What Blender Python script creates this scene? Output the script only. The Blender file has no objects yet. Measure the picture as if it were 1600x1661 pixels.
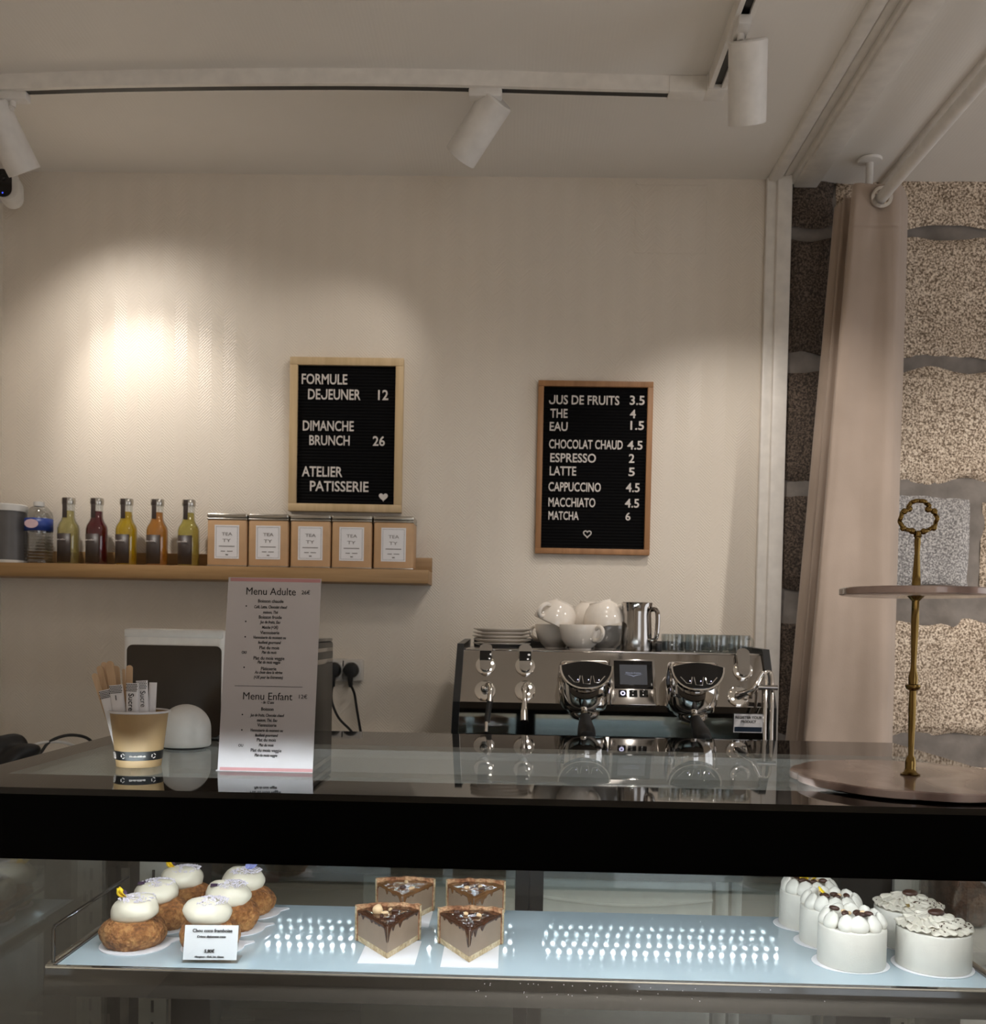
import bpy, bmesh, math, random
from mathutils import Matrix, Vector, Quaternion, noise
random.seed(7)
S = bpy.context.scene
COL = S.collection
PI = math.pi

# ---------------------------------------------------------------- camera
F_PX, CX, CY = 1600.0, 800.0, 1066.0          # focal length and principal point of the cropped photograph
ROLL, YAW, PITCH = (math.radians(a) for a in (1.1, 1.045, 1.6))
CAM = Vector((0, 0, 1.5))
RCAM = Matrix.Rotation(YAW, 3, 'Z') @ Matrix.Rotation(PI / 2 - PITCH, 3, 'X') @ Matrix.Rotation(ROLL, 3, 'Z')
cd = bpy.data.cameras.new('camera')
cam = bpy.data.objects.new('camera', cd)
COL.objects.link(cam)
cam.matrix_world = Matrix.Translation(CAM) @ RCAM.to_4x4()
cd.sensor_width = 36
cd.lens = F_PX / 1661 * 36
cd.shift_y = (CY - 830.5) / 1661
cd.clip_start = 0.05
cd.dof.use_dof = True
cd.dof.focus_distance = 1.45
cd.dof.aperture_fstop = 12.0
S.camera = cam

def ray(px, py): return RCAM @ Vector(((px - CX) / F_PX, -(py - CY) / F_PX, -1))
def atY(px, py, Y):
    d = ray(px, py); return CAM + d * (Y / d.y)
def atZ(px, py, z):
    d = ray(px, py); return CAM + d * ((z - 1.5) / d.z)

# ---------------------------------------------------------------- view, world, render options
S.view_settings.view_transform = 'Standard'
S.view_settings.look = 'None'
S.view_settings.exposure = 0.0
S.view_settings.gamma = 1.0
S.view_settings.use_curve_mapping = False
cy = S.cycles
cy.use_denoising = True
cy.max_bounces = 10
cy.diffuse_bounces = 4
cy.glossy_bounces = 6
cy.transparent_max_bounces = 24
cy.transmission_bounces = 8
cy.caustics_reflective = False
cy.caustics_refractive = False
cy.sample_clamp_indirect = 60.0
cy.blur_glossy = 0.2
world = bpy.data.worlds.new('street_light')
S.world = world
world.use_nodes = True
world.node_tree.nodes['Background'].inputs[0].default_value = (0.93, 0.95, 1.0, 1)
world.node_tree.nodes['Background'].inputs[1].default_value = 2.0

WARM = (1.0, 0.935, 0.865)
SPOT_W = dict(left=9, left_core=15, middle=4, right=14, wall=11, machine=15, floor_bounce=380, stone=58)

# ---------------------------------------------------------------- materials
def srgb(r, g, b):
    f = lambda c: (c / 255 / 12.92) if c / 255 <= 0.04045 else ((c / 255 + 0.055) / 1.055) ** 2.4
    return (f(r), f(g), f(b), 1)
class NT:
    def __init__(s, name):
        s.m = bpy.data.materials.new(name); s.m.use_nodes = True
        s.t = s.m.node_tree; s.n = s.t.nodes; s.l = s.t.links
        s.b = s.n['Principled BSDF']; s.out = s.n['Material Output']
        s._co = None
    def new(s, typ, **kw):
        nd = s.n.new(typ)
        for k, v in kw.items():
            if k.startswith('i_'):
                nd.inputs[k[2:].replace('_', ' ')].default_value = v
            else: setattr(nd, k, v)
        return nd
    def link(s, a, b): s.l.new(a, b)
    @property
    def co(s):
        if s._co is None: s._co = s.new('ShaderNodeTexCoord').outputs['Object']
        return s._co
    def noise(s, scale, detail=3, rough=0.5, vec=None):
        nd = s.new('ShaderNodeTexNoise', i_Scale=scale, i_Detail=detail, i_Roughness=rough)
        s.link(vec or s.co, nd.inputs['Vector']); return nd.outputs['Fac']
    def voro(s, scale, vec=None):
        nd = s.new('ShaderNodeTexVoronoi', i_Scale=scale)
        s.link(vec or s.co, nd.inputs['Vector']); return nd.outputs['Distance']
    def ramp(s, fac, stops):
        nd = s.new('ShaderNodeValToRGB'); e = nd.color_ramp.elements
        while len(e) < len(stops): e.new(0.5)
        for x, (p, c) in zip(e, stops): x.position = p; x.color = c
        s.link(fac, nd.inputs['Fac']); return nd.outputs['Color']
    def math(s, op, a, b=None, c=None):
        nd = s.new('ShaderNodeMath', operation=op)
        for i, v in enumerate((a, b, c)):
            if v is None: continue
            if isinstance(v, (int, float)): nd.inputs[i].default_value = v
            else: s.link(v, nd.inputs[i])
        return nd.outputs[0]
    def mix(s, fac, a, b):
        nd = s.new('ShaderNodeMix', data_type='RGBA')
        for i, v in ((0, fac), (6, a), (7, b)):
            if isinstance(v, (int, float, tuple)): nd.inputs[i].default_value = v
            else: s.link(v, nd.inputs[i])
        return nd.outputs[2]
    def bump(s, h, strength=0.3, dist=0.002):
        nd = s.new('ShaderNodeBump', i_Strength=strength, i_Distance=dist)
        s.link(h, nd.inputs['Height']); s.link(nd.outputs['Normal'], s.b.inputs['Normal'])
    def base(s, c):
        if isinstance(c, tuple): s.b.inputs['Base Color'].default_value = c
        else: s.link(c, s.b.inputs['Base Color'])
    def set(s, **kw):
        for k, v in kw.items(): s.b.inputs[k.replace('_', ' ')].default_value = v
        return s

def plain(name, rgb, rough=0.5, metal=0.0, vary=0.04, scale=30, bump=0.0, **kw):
    t = NT(name); c = srgb(*rgb)
    d = tuple(x * (1 - vary * 3) for x in c[:3]) + (1,)
    t.base(t.ramp(t.noise(scale, 3), [(0.3, d), (0.7, c)]))
    t.set(Roughness=rough, Metallic=metal, **kw)
    if bump: t.bump(t.noise(scale * 6, 4), bump, 0.001)
    return t.m
def emit(name, rgb, strength):
    t = NT(name); t.base((0, 0, 0, 1)); t.b.inputs['Emission Color'].default_value = srgb(*rgb)
    t.set(Emission_Strength=strength); return t.m
def glass(name, tint=(1, 1, 1), f0=0.04, rough=0.0, haze=0.0):
    t = NT(name); t.n.remove(t.b)
    g = t.new('ShaderNodeNewGeometry')
    dp = t.new('ShaderNodeVectorMath', operation='DOT_PRODUCT')
    t.link(g.outputs['Incoming'], dp.inputs[0]); t.link(g.outputs['Normal'], dp.inputs[1])
    c = t.math('ABSOLUTE', dp.outputs['Value'])
    f = t.math('POWER', t.math('SUBTRACT', 1.0, c), 5.0)
    f = t.math('MULTIPLY_ADD', f, 1 - f0, f0)
    tr = t.new('ShaderNodeBsdfTransparent'); tr.inputs[0].default_value = tint + (1,)
    gl = t.new('ShaderNodeBsdfGlossy'); gl.inputs['Roughness'].default_value = rough
    mx = t.new('ShaderNodeMixShader')
    t.link(f, mx.inputs[0]); t.link(tr.outputs[0], mx.inputs[1]); t.link(gl.outputs[0], mx.inputs[2])
    res = mx.outputs[0]
    if haze:
        df = t.new('ShaderNodeBsdfDiffuse'); df.inputs[0].default_value = (0.75, 0.82, 0.82, 1)
        m2 = t.new('ShaderNodeMixShader'); m2.inputs[0].default_value = haze
        t.link(res, m2.inputs[1]); t.link(df.outputs[0], m2.inputs[2]); res = m2.outputs[0]
    t.link(res, t.out.inputs['Surface'])
    return t.m

def woven_wall(name, rgb, rough, strength):
    t = NT(name); c = srgb(*rgb)
    d = tuple(x * 0.95 for x in c[:3]) + (1,)
    t.base(t.ramp(t.noise(3.0, 4), [(0.3, d), (0.7, c)]))
    sx = t.new('ShaderNodeSeparateXYZ'); t.link(t.co, sx.inputs[0])
    h = t.math('MULTIPLY', sx.outputs['X'], 1 / 0.034)
    s = t.math('MULTIPLY_ADD', t.math('MODULO', t.math('FLOOR', t.math('ADD', h, 200.0)), 2.0), 2.0, -1.0)
    v = t.math('ADD', t.math('MULTIPLY', sx.outputs['Z'], 1.0), t.math('MULTIPLY', s, sx.outputs['X']))
    v = t.math('SINE', t.math('MULTIPLY', v, 2 * PI / 0.0085))
    n = t.noise(60, 3)
    hh = t.math('ADD', t.math('MULTIPLY', v, t.noise(6, 2)), t.math('MULTIPLY', n, 0.8))
    t.bump(hh, strength, 0.001); t.set(Roughness=rough)
    return t.m

def granite(name, c0, c1, c2, scale=95):
    t = NT(name)
    f = t.noise(scale, 3, 0.65)
    a = t.ramp(f, [(0.40, srgb(*c0)), (0.5, srgb(*c1)), (0.60, srgb(*c2))])
    big = t.ramp(t.noise(4, 3), [(0.3, (0.84, 0.82, 0.80, 1)), (0.7, (1, 1, 1, 1))])
    mu = t.new('ShaderNodeMix', data_type='RGBA', blend_type='MULTIPLY'); mu.inputs[0].default_value = 1
    t.link(a, mu.inputs[6]); t.link(big, mu.inputs[7])
    t.base(mu.outputs[2]); t.bump(f, 0.7, 0.004); t.set(Roughness=0.85)
    return t.m

def wood(name, c0, c1, axis='X', rough=0.5):
    t = NT(name)
    mp = t.new('ShaderNodeMapping')
    mp.inputs['Scale'].default_value = (2, 40, 40) if axis == 'X' else ((40, 40, 2) if axis == 'Z' else (40, 2, 40))
    t.link(t.co, mp.inputs[0])
    f = t.noise(1.5, 5, 0.6, mp.outputs[0])
    t.base(t.ramp(f, [(0.3, srgb(*c0)), (0.7, srgb(*c1))])); t.set(Roughness=rough); t.bump(f, 0.15, 0.0006)
    return t.m

def marble(name):
    t = NT(name)
    f = t.noise(9, 6, 0.6)
    w = t.new('ShaderNodeTexWave', i_Scale=3.0, i_Distortion=9.0, i_Detail=3.0); t.link(t.co, w.inputs[0])
    k = t.math('MULTIPLY', f, w.outputs['Fac'])
    t.base(t.ramp(k, [(0.05, srgb(124, 104, 98)), (0.3, srgb(168, 146, 138)), (0.6, srgb(196, 180, 172))]))
    t.set(Roughness=0.12); return t.m

def dough(name, c0, c1, c2):
    t = NT(name)
    f = t.math('ADD', t.math('MULTIPLY', t.noise(45, 4, 0.6), 0.6), t.math('MULTIPLY', t.noise(190, 4, 0.7), 0.4))
    t.base(t.ramp(f, [(0.38, srgb(*c0)), (0.5, srgb(*c1)), (0.62, srgb(*c2))]))
    h = t.math('ADD', t.noise(170, 5, 0.7), t.math('MULTIPLY', t.voro(170), 0.8))
    t.bump(h, 1.0, 0.006); t.set(Roughness=0.65); return t.m

def felt(name, ridges):
    t = NT(name); t.base(srgb(6, 6, 7)); t.set(Roughness=0.95, Specular_IOR_Level=0.15)
    sx = t.new('ShaderNodeSeparateXYZ'); t.link(t.co, sx.inputs[0])
    t.bump(t.math('SINE', t.math('MULTIPLY', sx.outputs['Z'], 2 * PI / 0.0085)), ridges, 0.003)
    return t.m

M = {}
M['wall'] = woven_wall('cream_woven_paint', (224, 214, 200), 0.42, 0.40)
M['ceiling'] = woven_wall('ceiling_paint', (232, 227, 220), 0.6, 0.10)
M['trim'] = plain('white_trim_paint', (238, 233, 226), 0.4)
M['floor'] = wood('floor_boards', (170, 164, 156), (190, 184, 176), 'Y', 0.5)
M['stone_tan'] = granite('tan_granite', (112, 95, 78), (198, 178, 156), (246, 231, 212), 190)
M['stone_gray'] = granite('gray_granite', (116, 114, 114), (160, 157, 156), (208, 205, 203), 210)
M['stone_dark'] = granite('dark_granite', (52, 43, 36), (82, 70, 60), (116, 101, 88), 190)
M['mortar'] = plain('lime_mortar', (138, 130, 123), 0.9, vary=0.12, scale=18, bump=0.5)
M['white'] = plain('white_lacquer', (230, 226, 221), 0.45)
M['white_plastic'] = plain('white_plastic', (222, 220, 216), 0.35)
M['black'] = plain('black_paint', (12, 12, 13), 0.35)
M['black_glass'] = plain('black_glass_print', (4, 4, 4), 0.03, vary=0)
M['band_black'] = plain('black_band_print', (3, 3, 3), 0.05, vary=0, Specular_IOR_Level=0.03)
M['black_gloss'] = plain('black_gloss_plastic', (9, 9, 10), 0.08)
M['rubber'] = plain('black_rubber', (16, 16, 17), 0.55)
M['screen'] = plain('dark_brown_panel', (46, 36, 26), 0.30)
M['oak'] = wood('oak_shelf', (146, 112, 70), (176, 140, 96), 'X', 0.5)
M['pale_wood'] = wood('pale_frame_wood', (186, 160, 120), (206, 180, 140), 'Z', 0.5)
M['brown_wood'] = wood('brown_frame_wood', (140, 98, 60), (168, 122, 80), 'Z', 0.5)
M['stick'] = wood('birch_stick', (188, 156, 122), (214, 184, 150), 'Z', 0.6)
M['felt'] = felt('ridged_black_felt', 0.5)
M['letter'] = plain('white_letters', (216, 208, 202), 0.5)
M['steel'] = plain('brushed_steel', (176, 172, 168), 0.16, 1.0, 0.02)
M['mirror_steel'] = plain('polished_steel', (168, 163, 158), 0.05, 1.0, 0.01)
M['dark_steel'] = plain('shelf_strip_steel', (84, 84, 85), 0.07, 1.0, 0.02)
M['chrome'] = plain('chrome', (225, 222, 218), 0.04, 1.0, 0.0)
M['brass'] = plain('aged_brass', (134, 110, 64), 0.22, 1.0, 0.06)
M['tin_metal'] = plain('tin_lid_metal', (190, 186, 178), 0.25, 1.0)
M['kraft'] = plain('kraft_tan', (198, 160, 120), 0.5, vary=0.03)
M['paper'] = plain('white_paper', (232, 230, 232), 0.6, vary=0.01)
M['paper_grey'] = plain('menu_paper', (186, 181, 182), 0.55, vary=0.01)
M['ink'] = plain('black_ink', (18, 17, 18), 0.6, vary=0)
M['ink_grey'] = plain('grey_ink', (120, 114, 110), 0.6, vary=0)
M['pink'] = plain('dusty_pink_print', (186, 134, 136), 0.6, vary=0.02)
M['cup_tan'] = plain('tan_card_cup', (178, 148, 106), 0.5, vary=0.02)
M['porcelain'] = plain('cream_porcelain', (240, 231, 220), 0.12, vary=0.01)
M['curtain'] = None
M['marble'] = marble('pink_marble')
M['cream'] = plain('whipped_cream', (222, 213, 192), 0.45, vary=0.01)
M['cake_cream'] = plain('cake_cream', (214, 209, 198), 0.5, vary=0.02, scale=60, bump=0.25)
M['coffee_cream'] = plain('swirled_cream', (212, 204, 188), 0.45, vary=0.03)
M['chou'] = dough('choux_craquelin', (112, 66, 30), (166, 106, 54), (206, 150, 90))
M['crust'] = dough('tart_crust', (136, 84, 54), (176, 122, 84), (210, 166, 124))
M['biscuit'] = dough('biscuit_base', (176, 146, 104), (218, 194, 152), (236, 218, 184))
M['filling'] = plain('praline_filling', (150, 128, 108), 0.4, vary=0.05, scale=40)
M['caramel'] = plain('caramel_glaze', (74, 42, 24), 0.08, vary=0.12, scale=30)
M['caramel_light'] = plain('light_caramel_glaze', (128, 88, 52), 0.10, vary=0.12, scale=30)
M['nut'] = plain('nut_pieces', (214, 182, 140), 0.5)
M['chocolate'] = plain('chocolate', (62, 36, 26), 0.4)
M['yellow_petal'] = plain('yellow_petal', (246, 208, 20), 0.5)
M['purple'] = plain('purple_petal', (62, 40, 70), 0.5)
M['lilac'] = plain('lilac_petal', (160, 166, 226), 0.5)
M['coconut'] = plain('grated_coconut', (224, 216, 226), 0.6)
M['led'] = emit('led_dots', (242, 248, 255), 145.0)
M['led_rear'] = emit('led_dots_rear', (242, 248, 255), 280.0)
M['lens'] = emit('lamp_lens', (255, 226, 186), 12.0)
M['blue_led'] = emit('blue_led', (60, 80, 255), 3.0)
M['screen_glow'] = emit('screen_glow', (70, 72, 78), 0.5)
M['logo_glow'] = emit('logo_glow', (150, 156, 175), 0.8)
M['button_glow'] = emit('button_glow', (220, 215, 255), 2.0)
M['glass'] = glass('clear_pane', (0.97, 0.985, 0.98))
M['top_glass'] = glass('case_top_pane', (0.93, 0.96, 0.95), haze=0.20)
M['door_glass'] = glass('door_double_glazing', (0.92, 0.95, 0.95), 0.12)
M['side_glass'] = glass('tinted_side_pane', (0.88, 0.90, 0.89), 0.10)
M['mug_glass'] = glass('mug_glass', (0.86, 0.88, 0.88), 0.09)
M['pet'] = glass('clear_plastic_bottle', (0.78, 0.79, 0.79), 0.16)
t = NT('frosted_shelf_glass'); t.base(srgb(176, 192, 199)); t.set(Roughness=0.03); M['shelf_glass'] = t.m
M['grey_panel'] = plain('grey_panel', (128, 126, 122), 0.4)
M['light_grey'] = plain('light_grey_panel', (186, 186, 184), 0.35)
M['pilaster'] = plain('slotted_pilaster', (140, 138, 130), 0.4, 0.3)
M['socket'] = plain('socket_plastic', (210, 204, 196), 0.35)
M['label_blue'] = plain('blue_label', (34, 62, 140), 0.4)
M['label_pink'] = plain('pale_pink_label', (226, 196, 204), 0.4)
M['label_dark'] = plain('dark_label', (58, 48, 44), 0.45)
M['navy'] = plain('navy_print', (30, 46, 66), 0.4)
M['tub'] = plain('grey_tub', (96, 94, 94), 0.4)
M['burgundy'] = plain('burgundy_plastic', (86, 26, 36), 0.4)
M['gold_leaf'] = plain('gold_leaf', (216, 190, 110), 0.25, 0.9)
def liquid(name, rgb, dens):
    t = NT(name); t.base(srgb(*rgb)); t.set(Roughness=0.03, Transmission_Weight=dens, IOR=1.33); return t.m
for k, c in dict(pear=(232, 216, 140), berry=(112, 16, 34), mango=(248, 206, 40), apricot=(236, 158, 60), apple=(238, 220, 110)).items():
    M[k] = liquid('juice_' + k, c, 0.7)
t = NT('beige_curtain_cloth')
f = t.noise(400, 2); t.base(t.ramp(t.noise(5, 3), [(0.3, srgb(160, 143, 129)), (0.7, srgb(174, 156, 142))]))
t.bump(t.math('ADD', f, t.math('MULTIPLY', t.noise(14, 3), 3)), 0.12, 0.002); t.set(Roughness=0.75, Sheen_Weight=0.2); M['curtain'] = t.m

# ---------------------------------------------------------------- mesh builder
class MB:
    def __init__(s):
        s.bm = bmesh.new(); s.mi = 0
        s.lay = s.bm.faces.layers.int.new('done')
    def _fin(s):
        for f in s.bm.faces:
            if not f[s.lay]: f[s.lay] = 1; f.material_index = s.mi
        return s
    def m(s, i): s.mi = i; return s
    def box(s, c, d, rot=None, bev=0.0, seg=2):
        mt = Matrix.Translation(Vector(c)) @ (rot.to_4x4() if rot else Matrix()) @ Matrix.Diagonal((d[0], d[1], d[2], 1))
        r = bmesh.ops.create_cube(s.bm, size=1.0, matrix=mt)
        if bev:
            es = list({e for v in r['verts'] for e in v.link_edges})
            bmesh.ops.bevel(s.bm, geom=es, offset=min(bev, min(d) * 0.49), segments=seg, profile=0.5, affect='EDGES', clamp_overlap=True)
        return s._fin()
    def span(s, a, b, bev=0.0, seg=2):
        a, b = Vector(a), Vector(b)
        return s.box((a + b) / 2, [abs(x) for x in (b - a)], None, bev, seg)
    def lathe(s, prof, c=(0, 0, 0), n=32, mat=None, rfun=None, zfun=None):
        mt = Matrix.Translation(Vector(c)) @ (mat.to_4x4() if mat else Matrix())
        rings = []
        for r, z in prof:
            if r < 1e-6: rings.append([s.bm.verts.new(mt @ Vector((0, 0, z)))])
            else:
                rg = []
                for i in range(n):
                    a = 2 * PI * i / n
                    k = rfun(a, r, z) if rfun else 1.0
                    zz = z + (zfun(a, r, z) if zfun else 0)
                    rg.append(s.bm.verts.new(mt @ Vector((r * k * math.cos(a), r * k * math.sin(a), zz))))
                rings.append(rg)
        for A, B in zip(rings, rings[1:]):
            for i in range(n):
                j = (i + 1) % n
                if len(A) == 1 and len(B) == 1: continue
                if len(A) == 1: q = (A[0], B[i], B[j])
                elif len(B) == 1: q = (A[i], B[0], A[j])
                else: q = (A[i], B[i], B[j], A[j])
                try: s.bm.faces.new(q)
                except ValueError: pass
        return s._fin()
    def cyl(s, p0, p1, r0, r1=None, n=20):
        p0, p1 = Vector(p0), Vector(p1); d = p1 - p0
        r1 = r0 if r1 is None else r1
        q = d.to_track_quat('Z', 'Y').to_matrix()
        return s.lathe([(0, 0), (r0, 0), (r1, d.length), (0, d.length)], p0, n, q)
    def tube(s, pts, r, n=8, closed=False):
        pts = [Vector(p) for p in pts]; N = len(pts)
        rs = r if isinstance(r, (list, tuple)) else [r] * N
        up = None; rings = []
        for i, p in enumerate(pts):
            if closed: t = pts[(i + 1) % N] - pts[i - 1]
            else: t = pts[min(i + 1, N - 1)] - pts[max(i - 1, 0)]
            t.normalize()
            if up is None:
                up = Vector((0, 0, 1)) if abs(t.z) < 0.9 else Vector((1, 0, 0))
            u = (up - t * up.dot(t)); u.normalize(); up = u
            w = t.cross(u)
            rings.append([s.bm.verts.new(p + (u * math.cos(2 * PI * k / n) + w * math.sin(2 * PI * k / n)) * rs[i]) for k in range(n)])
        for i in range(N if closed else N - 1):
            A, B = rings[i], rings[(i + 1) % N]
            for k in range(n):
                j = (k + 1) % n
                s.bm.faces.new((A[k], A[j], B[j], B[k]))
        if not closed:
            s.bm.faces.new(rings[0][::-1]); s.bm.faces.new(rings[-1])
        return s._fin()
    def prism(s, poly, h, mat=None, c=(0, 0, 0)):
        """2D outline in local XY extruded along local Z from 0 to h"""
        mt = Matrix.Translation(Vector(c)) @ (mat.to_4x4() if mat else Matrix())
        a = [s.bm.verts.new(mt @ Vector((x, y, 0))) for x, y in poly]
        b = [s.bm.verts.new(mt @ Vector((x, y, h))) for x, y in poly]
        s.bm.faces.new(a[::-1]); s.bm.faces.new(b)
        for i in range(len(a)):
            j = (i + 1) % len(a); s.bm.faces.new((a[i], a[j], b[j], b[i]))
        return s._fin()
    def blob(s, c, d, sub=3, amp=0.0, freq=20, seed=0, rot=None):
        mt = Matrix.Translation(Vector(c)) @ (rot.to_4x4() if rot else Matrix()) @ Matrix.Diagonal((d[0], d[1], d[2], 1))
        r = bmesh.ops.create_icosphere(s.bm, subdivisions=sub, radius=1.0, matrix=mt)
        if amp:
            cv = Vector(c)
            for v in r['verts']:
                k = noise.noise(v.co * freq + Vector((seed * 7.3, seed * 3.1, seed)))
                v.co = cv + (v.co - cv) * (1 + amp * k)
        return s._fin()
    def grid(s, fn, nu, nv, wrap=False, keep=None):
        vs = [[s.bm.verts.new(fn(i / (nu if wrap else nu - 1), j / (nv - 1))) for j in range(nv)] for i in range(nu)]
        for i in range(nu if wrap else nu - 1):
            for j in range(nv - 1):
                k = (i + 1) % nu
                q = (vs[i][j], vs[k][j], vs[k][j + 1], vs[i][j + 1])
                if keep and not keep(sum((v.co for v in q), Vector()) / 4): continue
                s.bm.faces.new(q)
        return s._fin()
    def mesh(s, me, mat):
        k = len(s.bm.verts); s.bm.from_mesh(me)
        s.bm.verts.ensure_lookup_table()
        for v in s.bm.verts[k:]: v.co = mat @ v.co
        return s._fin()
    def build(s, name, mats, parent=None, loc=None, smooth=35, recalc=True, solid=0.0):
        bm = s.bm
        if recalc: bmesh.ops.recalc_face_normals(bm, faces=bm.faces)
        me = bpy.data.meshes.new(name); bm.to_mesh(me); bm.free()
        for m in (mats if isinstance(mats, (list, tuple)) else [mats]):
            me.materials.append(M[m] if isinstance(m, str) else m)
        if 'done' in me.attributes: me.attributes.remove(me.attributes['done'])
        if smooth:
            me.polygons.foreach_set('use_smooth', [True] * len(me.polygons))
            me.set_sharp_from_angle(angle=math.radians(smooth))
        o = bpy.data.objects.new(name, me); COL.objects.link(o)
        if parent: o.parent = parent
        if loc is not None: o.location = loc
        if solid:
            md = o.modifiers.new('thickness', 'SOLIDIFY'); md.thickness = solid; md.offset = 0
        return o

def tag(o, label, cat, group=None, kind=None):
    o['label'] = label; o['category'] = cat
    if group: o['group'] = group
    if kind: o['kind'] = kind
    return o
def thing(name, label, cat, loc=(0, 0, 0), rotz=0, group=None):
    o = bpy.data.objects.new(name, None); COL.objects.link(o)
    o.empty_display_size = 0.03
    o.location = loc; o.rotation_euler = (0, 0, rotz)
    return tag(o, label, cat, group)
def struct(o):
    o['kind'] = 'structure'; return o
def dup(root, loc, rotz=0, label=None, mats=None):
    """copy of a thing and its parts; mats maps part name -> material for that copy"""
    r = root.copy(); COL.objects.link(r); r.location = loc; r.rotation_euler = (0, 0, rotz)
    if label: r['label'] = label
    for ch in root.children:
        c = ch.copy(); COL.objects.link(c); c.parent = r
        k = ch.name.split('.')[0]
        if mats and k in mats:
            c.data = c.data.copy(); c.data.materials[0] = M[mats[k]]
        for g in ch.children:
            d = g.copy(); COL.objects.link(d); d.parent = c
    return r
def catmull(pts, k=6, closed=False):
    pts = [Vector(p) for p in pts]; N = len(pts); out = []
    for i in range(N if closed else N - 1):
        g = (lambda j: pts[j % N]) if closed else (lambda j: pts[max(0, min(N - 1, j))])
        p0, p1, p2, p3 = g(i - 1), g(i), g(i + 1), g(i + 2)
        for q in range(k):
            t = q / k
            out.append(0.5 * (2 * p1 + (p2 - p0) * t + (2 * p0 - 5 * p1 + 4 * p2 - p3) * t * t + (3 * p1 - p0 - 3 * p2 + p3) * t ** 3))
    if not closed: out.append(pts[-1].copy())
    return out
FACING = Matrix(((1, 0, 0), (0, 0, -1), (0, 1, 0)))      # local X right, Y up, Z towards the viewer (-Y)
_tc = {}
def text_mesh(body, extrude, shear, offset):
    key = (body, extrude, shear, offset)
    if key not in _tc:
        cu = bpy.data.curves.new('t', 'FONT'); cu.body = body; cu.size = 1.0
        cu.extrude = extrude; cu.shear = shear; cu.offset = offset; cu.resolution_u = 3
        o = bpy.data.objects.new('t', cu); COL.objects.link(o)
        me = bpy.data.meshes.new_from_object(o.evaluated_get(bpy.context.evaluated_depsgraph_get()))
        bpy.data.objects.remove(o); bpy.data.curves.remove(cu)
        xs = [v.co.x for v in me.vertices]; ys = [v.co.y for v in me.vertices]
        _tc[key] = (me, min(xs), max(xs), min(ys), max(ys))
    return _tc[key]
def put_text(mb, body, x0, x1, y0, cap, mat4, depth=0.0004, shear=0.0, bold=0.0, caps=False):
    """text between x0 and x1, baseline y0, capital height cap, in the local plane of mat4"""
    me, a, b, c, d = text_mesh(body, 1.0, shear, bold)
    sy = cap / 0.729
    sx = (x1 - x0) / (b - a)
    mt = mat4 @ Matrix.Translation((x0 - a * sx, y0, 0)) @ Matrix.Diagonal((sx, sy, depth, 1))
    if caps and 'J' in body:                    # the plastic J stands on the baseline: a U with its left arm cut short
        me, a, b, c, d = text_mesh(body.replace('J', 'U'), 1.0, shear, bold)
        mt = mat4 @ Matrix.Translation((x0 - a * (x1 - x0) / (b - a), y0, 0)) @ Matrix.Diagonal(((x1 - x0) / (b - a), sy, depth, 1))
        me = me.copy(); par = list(range(len(me.vertices)))
        def root(i):
            while par[i] != i: par[i] = par[par[i]]; i = par[i]
            return i
        for e in me.edges: par[root(e.vertices[0])] = root(e.vertices[1])
        isl = {}
        for v in me.vertices: isl.setdefault(root(v.index), []).append(v)
        glyphs = []                             # front, back and side shells of one letter belong together
        for q in sorted(isl.values(), key=lambda q: min(v.co.x for v in q)):
            x = min(v.co.x for v in q)
            if glyphs and x < max(v.co.x for v in glyphs[-1]) - 0.05: glyphs[-1] += q
            else: glyphs.append(list(q))
        vs = glyphs[body.replace(' ', '').index('J')]
        mid = (min(v.co.x for v in vs) + max(v.co.x for v in vs)) / 2
        for v in vs:
            if v.co.x < mid: v.co.y = min(v.co.y, 0.27)
    mb.mesh(me, mt)
# ================================================================ THE ROOM
WY, ZC = 2.75, 2.746                       # back wall, ceiling
XL_, XR_, YF_ = -1.437, 3.0, -3.2
XS = 0.735                                 # where plaster ends and stone begins
struct(MB().span((XL_ - 0.1, WY, 0), (XS, WY + 0.12, ZC + 0.1)).build('wall_back', 'wall'))
struct(MB().span((XL_ - 0.1, YF_, 0), (XL_, WY, ZC + 0.1)).build('wall_left', 'wall'))
struct(MB().span((XL_ - 0.1, YF_ - 0.1, -0.1), (XR_ + 0.1, WY + 0.2, 0)).build('floor', 'floor'))
struct(MB().span((XL_ - 0.1, YF_ - 0.1, ZC), (XR_ + 0.1, WY + 0.2, ZC + 0.1)).build('ceiling', 'ceiling'))
we = MB().span((XR_, YF_, 0), (XR_ + 0.1, 0.2, ZC + 0.1)).span((XR_, 2.45, 0), (XR_ + 0.1, WY, ZC + 0.1))
we.span((XR_, 0.2, 0), (XR_ + 0.1, 2.45, 0.85)).span((XR_, 0.2, 2.3), (XR_ + 0.1, 2.45, ZC + 0.1))
struct(we.build('wall_east', 'wall'))
w2_ = MB()
for y in (0.2, 1.3, 2.4): w2_.span((XR_ + 0.02, y, 0.85), (XR_ + 0.08, y + 0.05, 2.3))
w2_.span((XR_ + 0.02, 0.2, 0.85), (XR_ + 0.08, 2.45, 0.90)).span((XR_ + 0.02, 0.2, 2.25), (XR_ + 0.08, 2.45, 2.3))
struct(w2_.build('window_2', 'white'))
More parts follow.
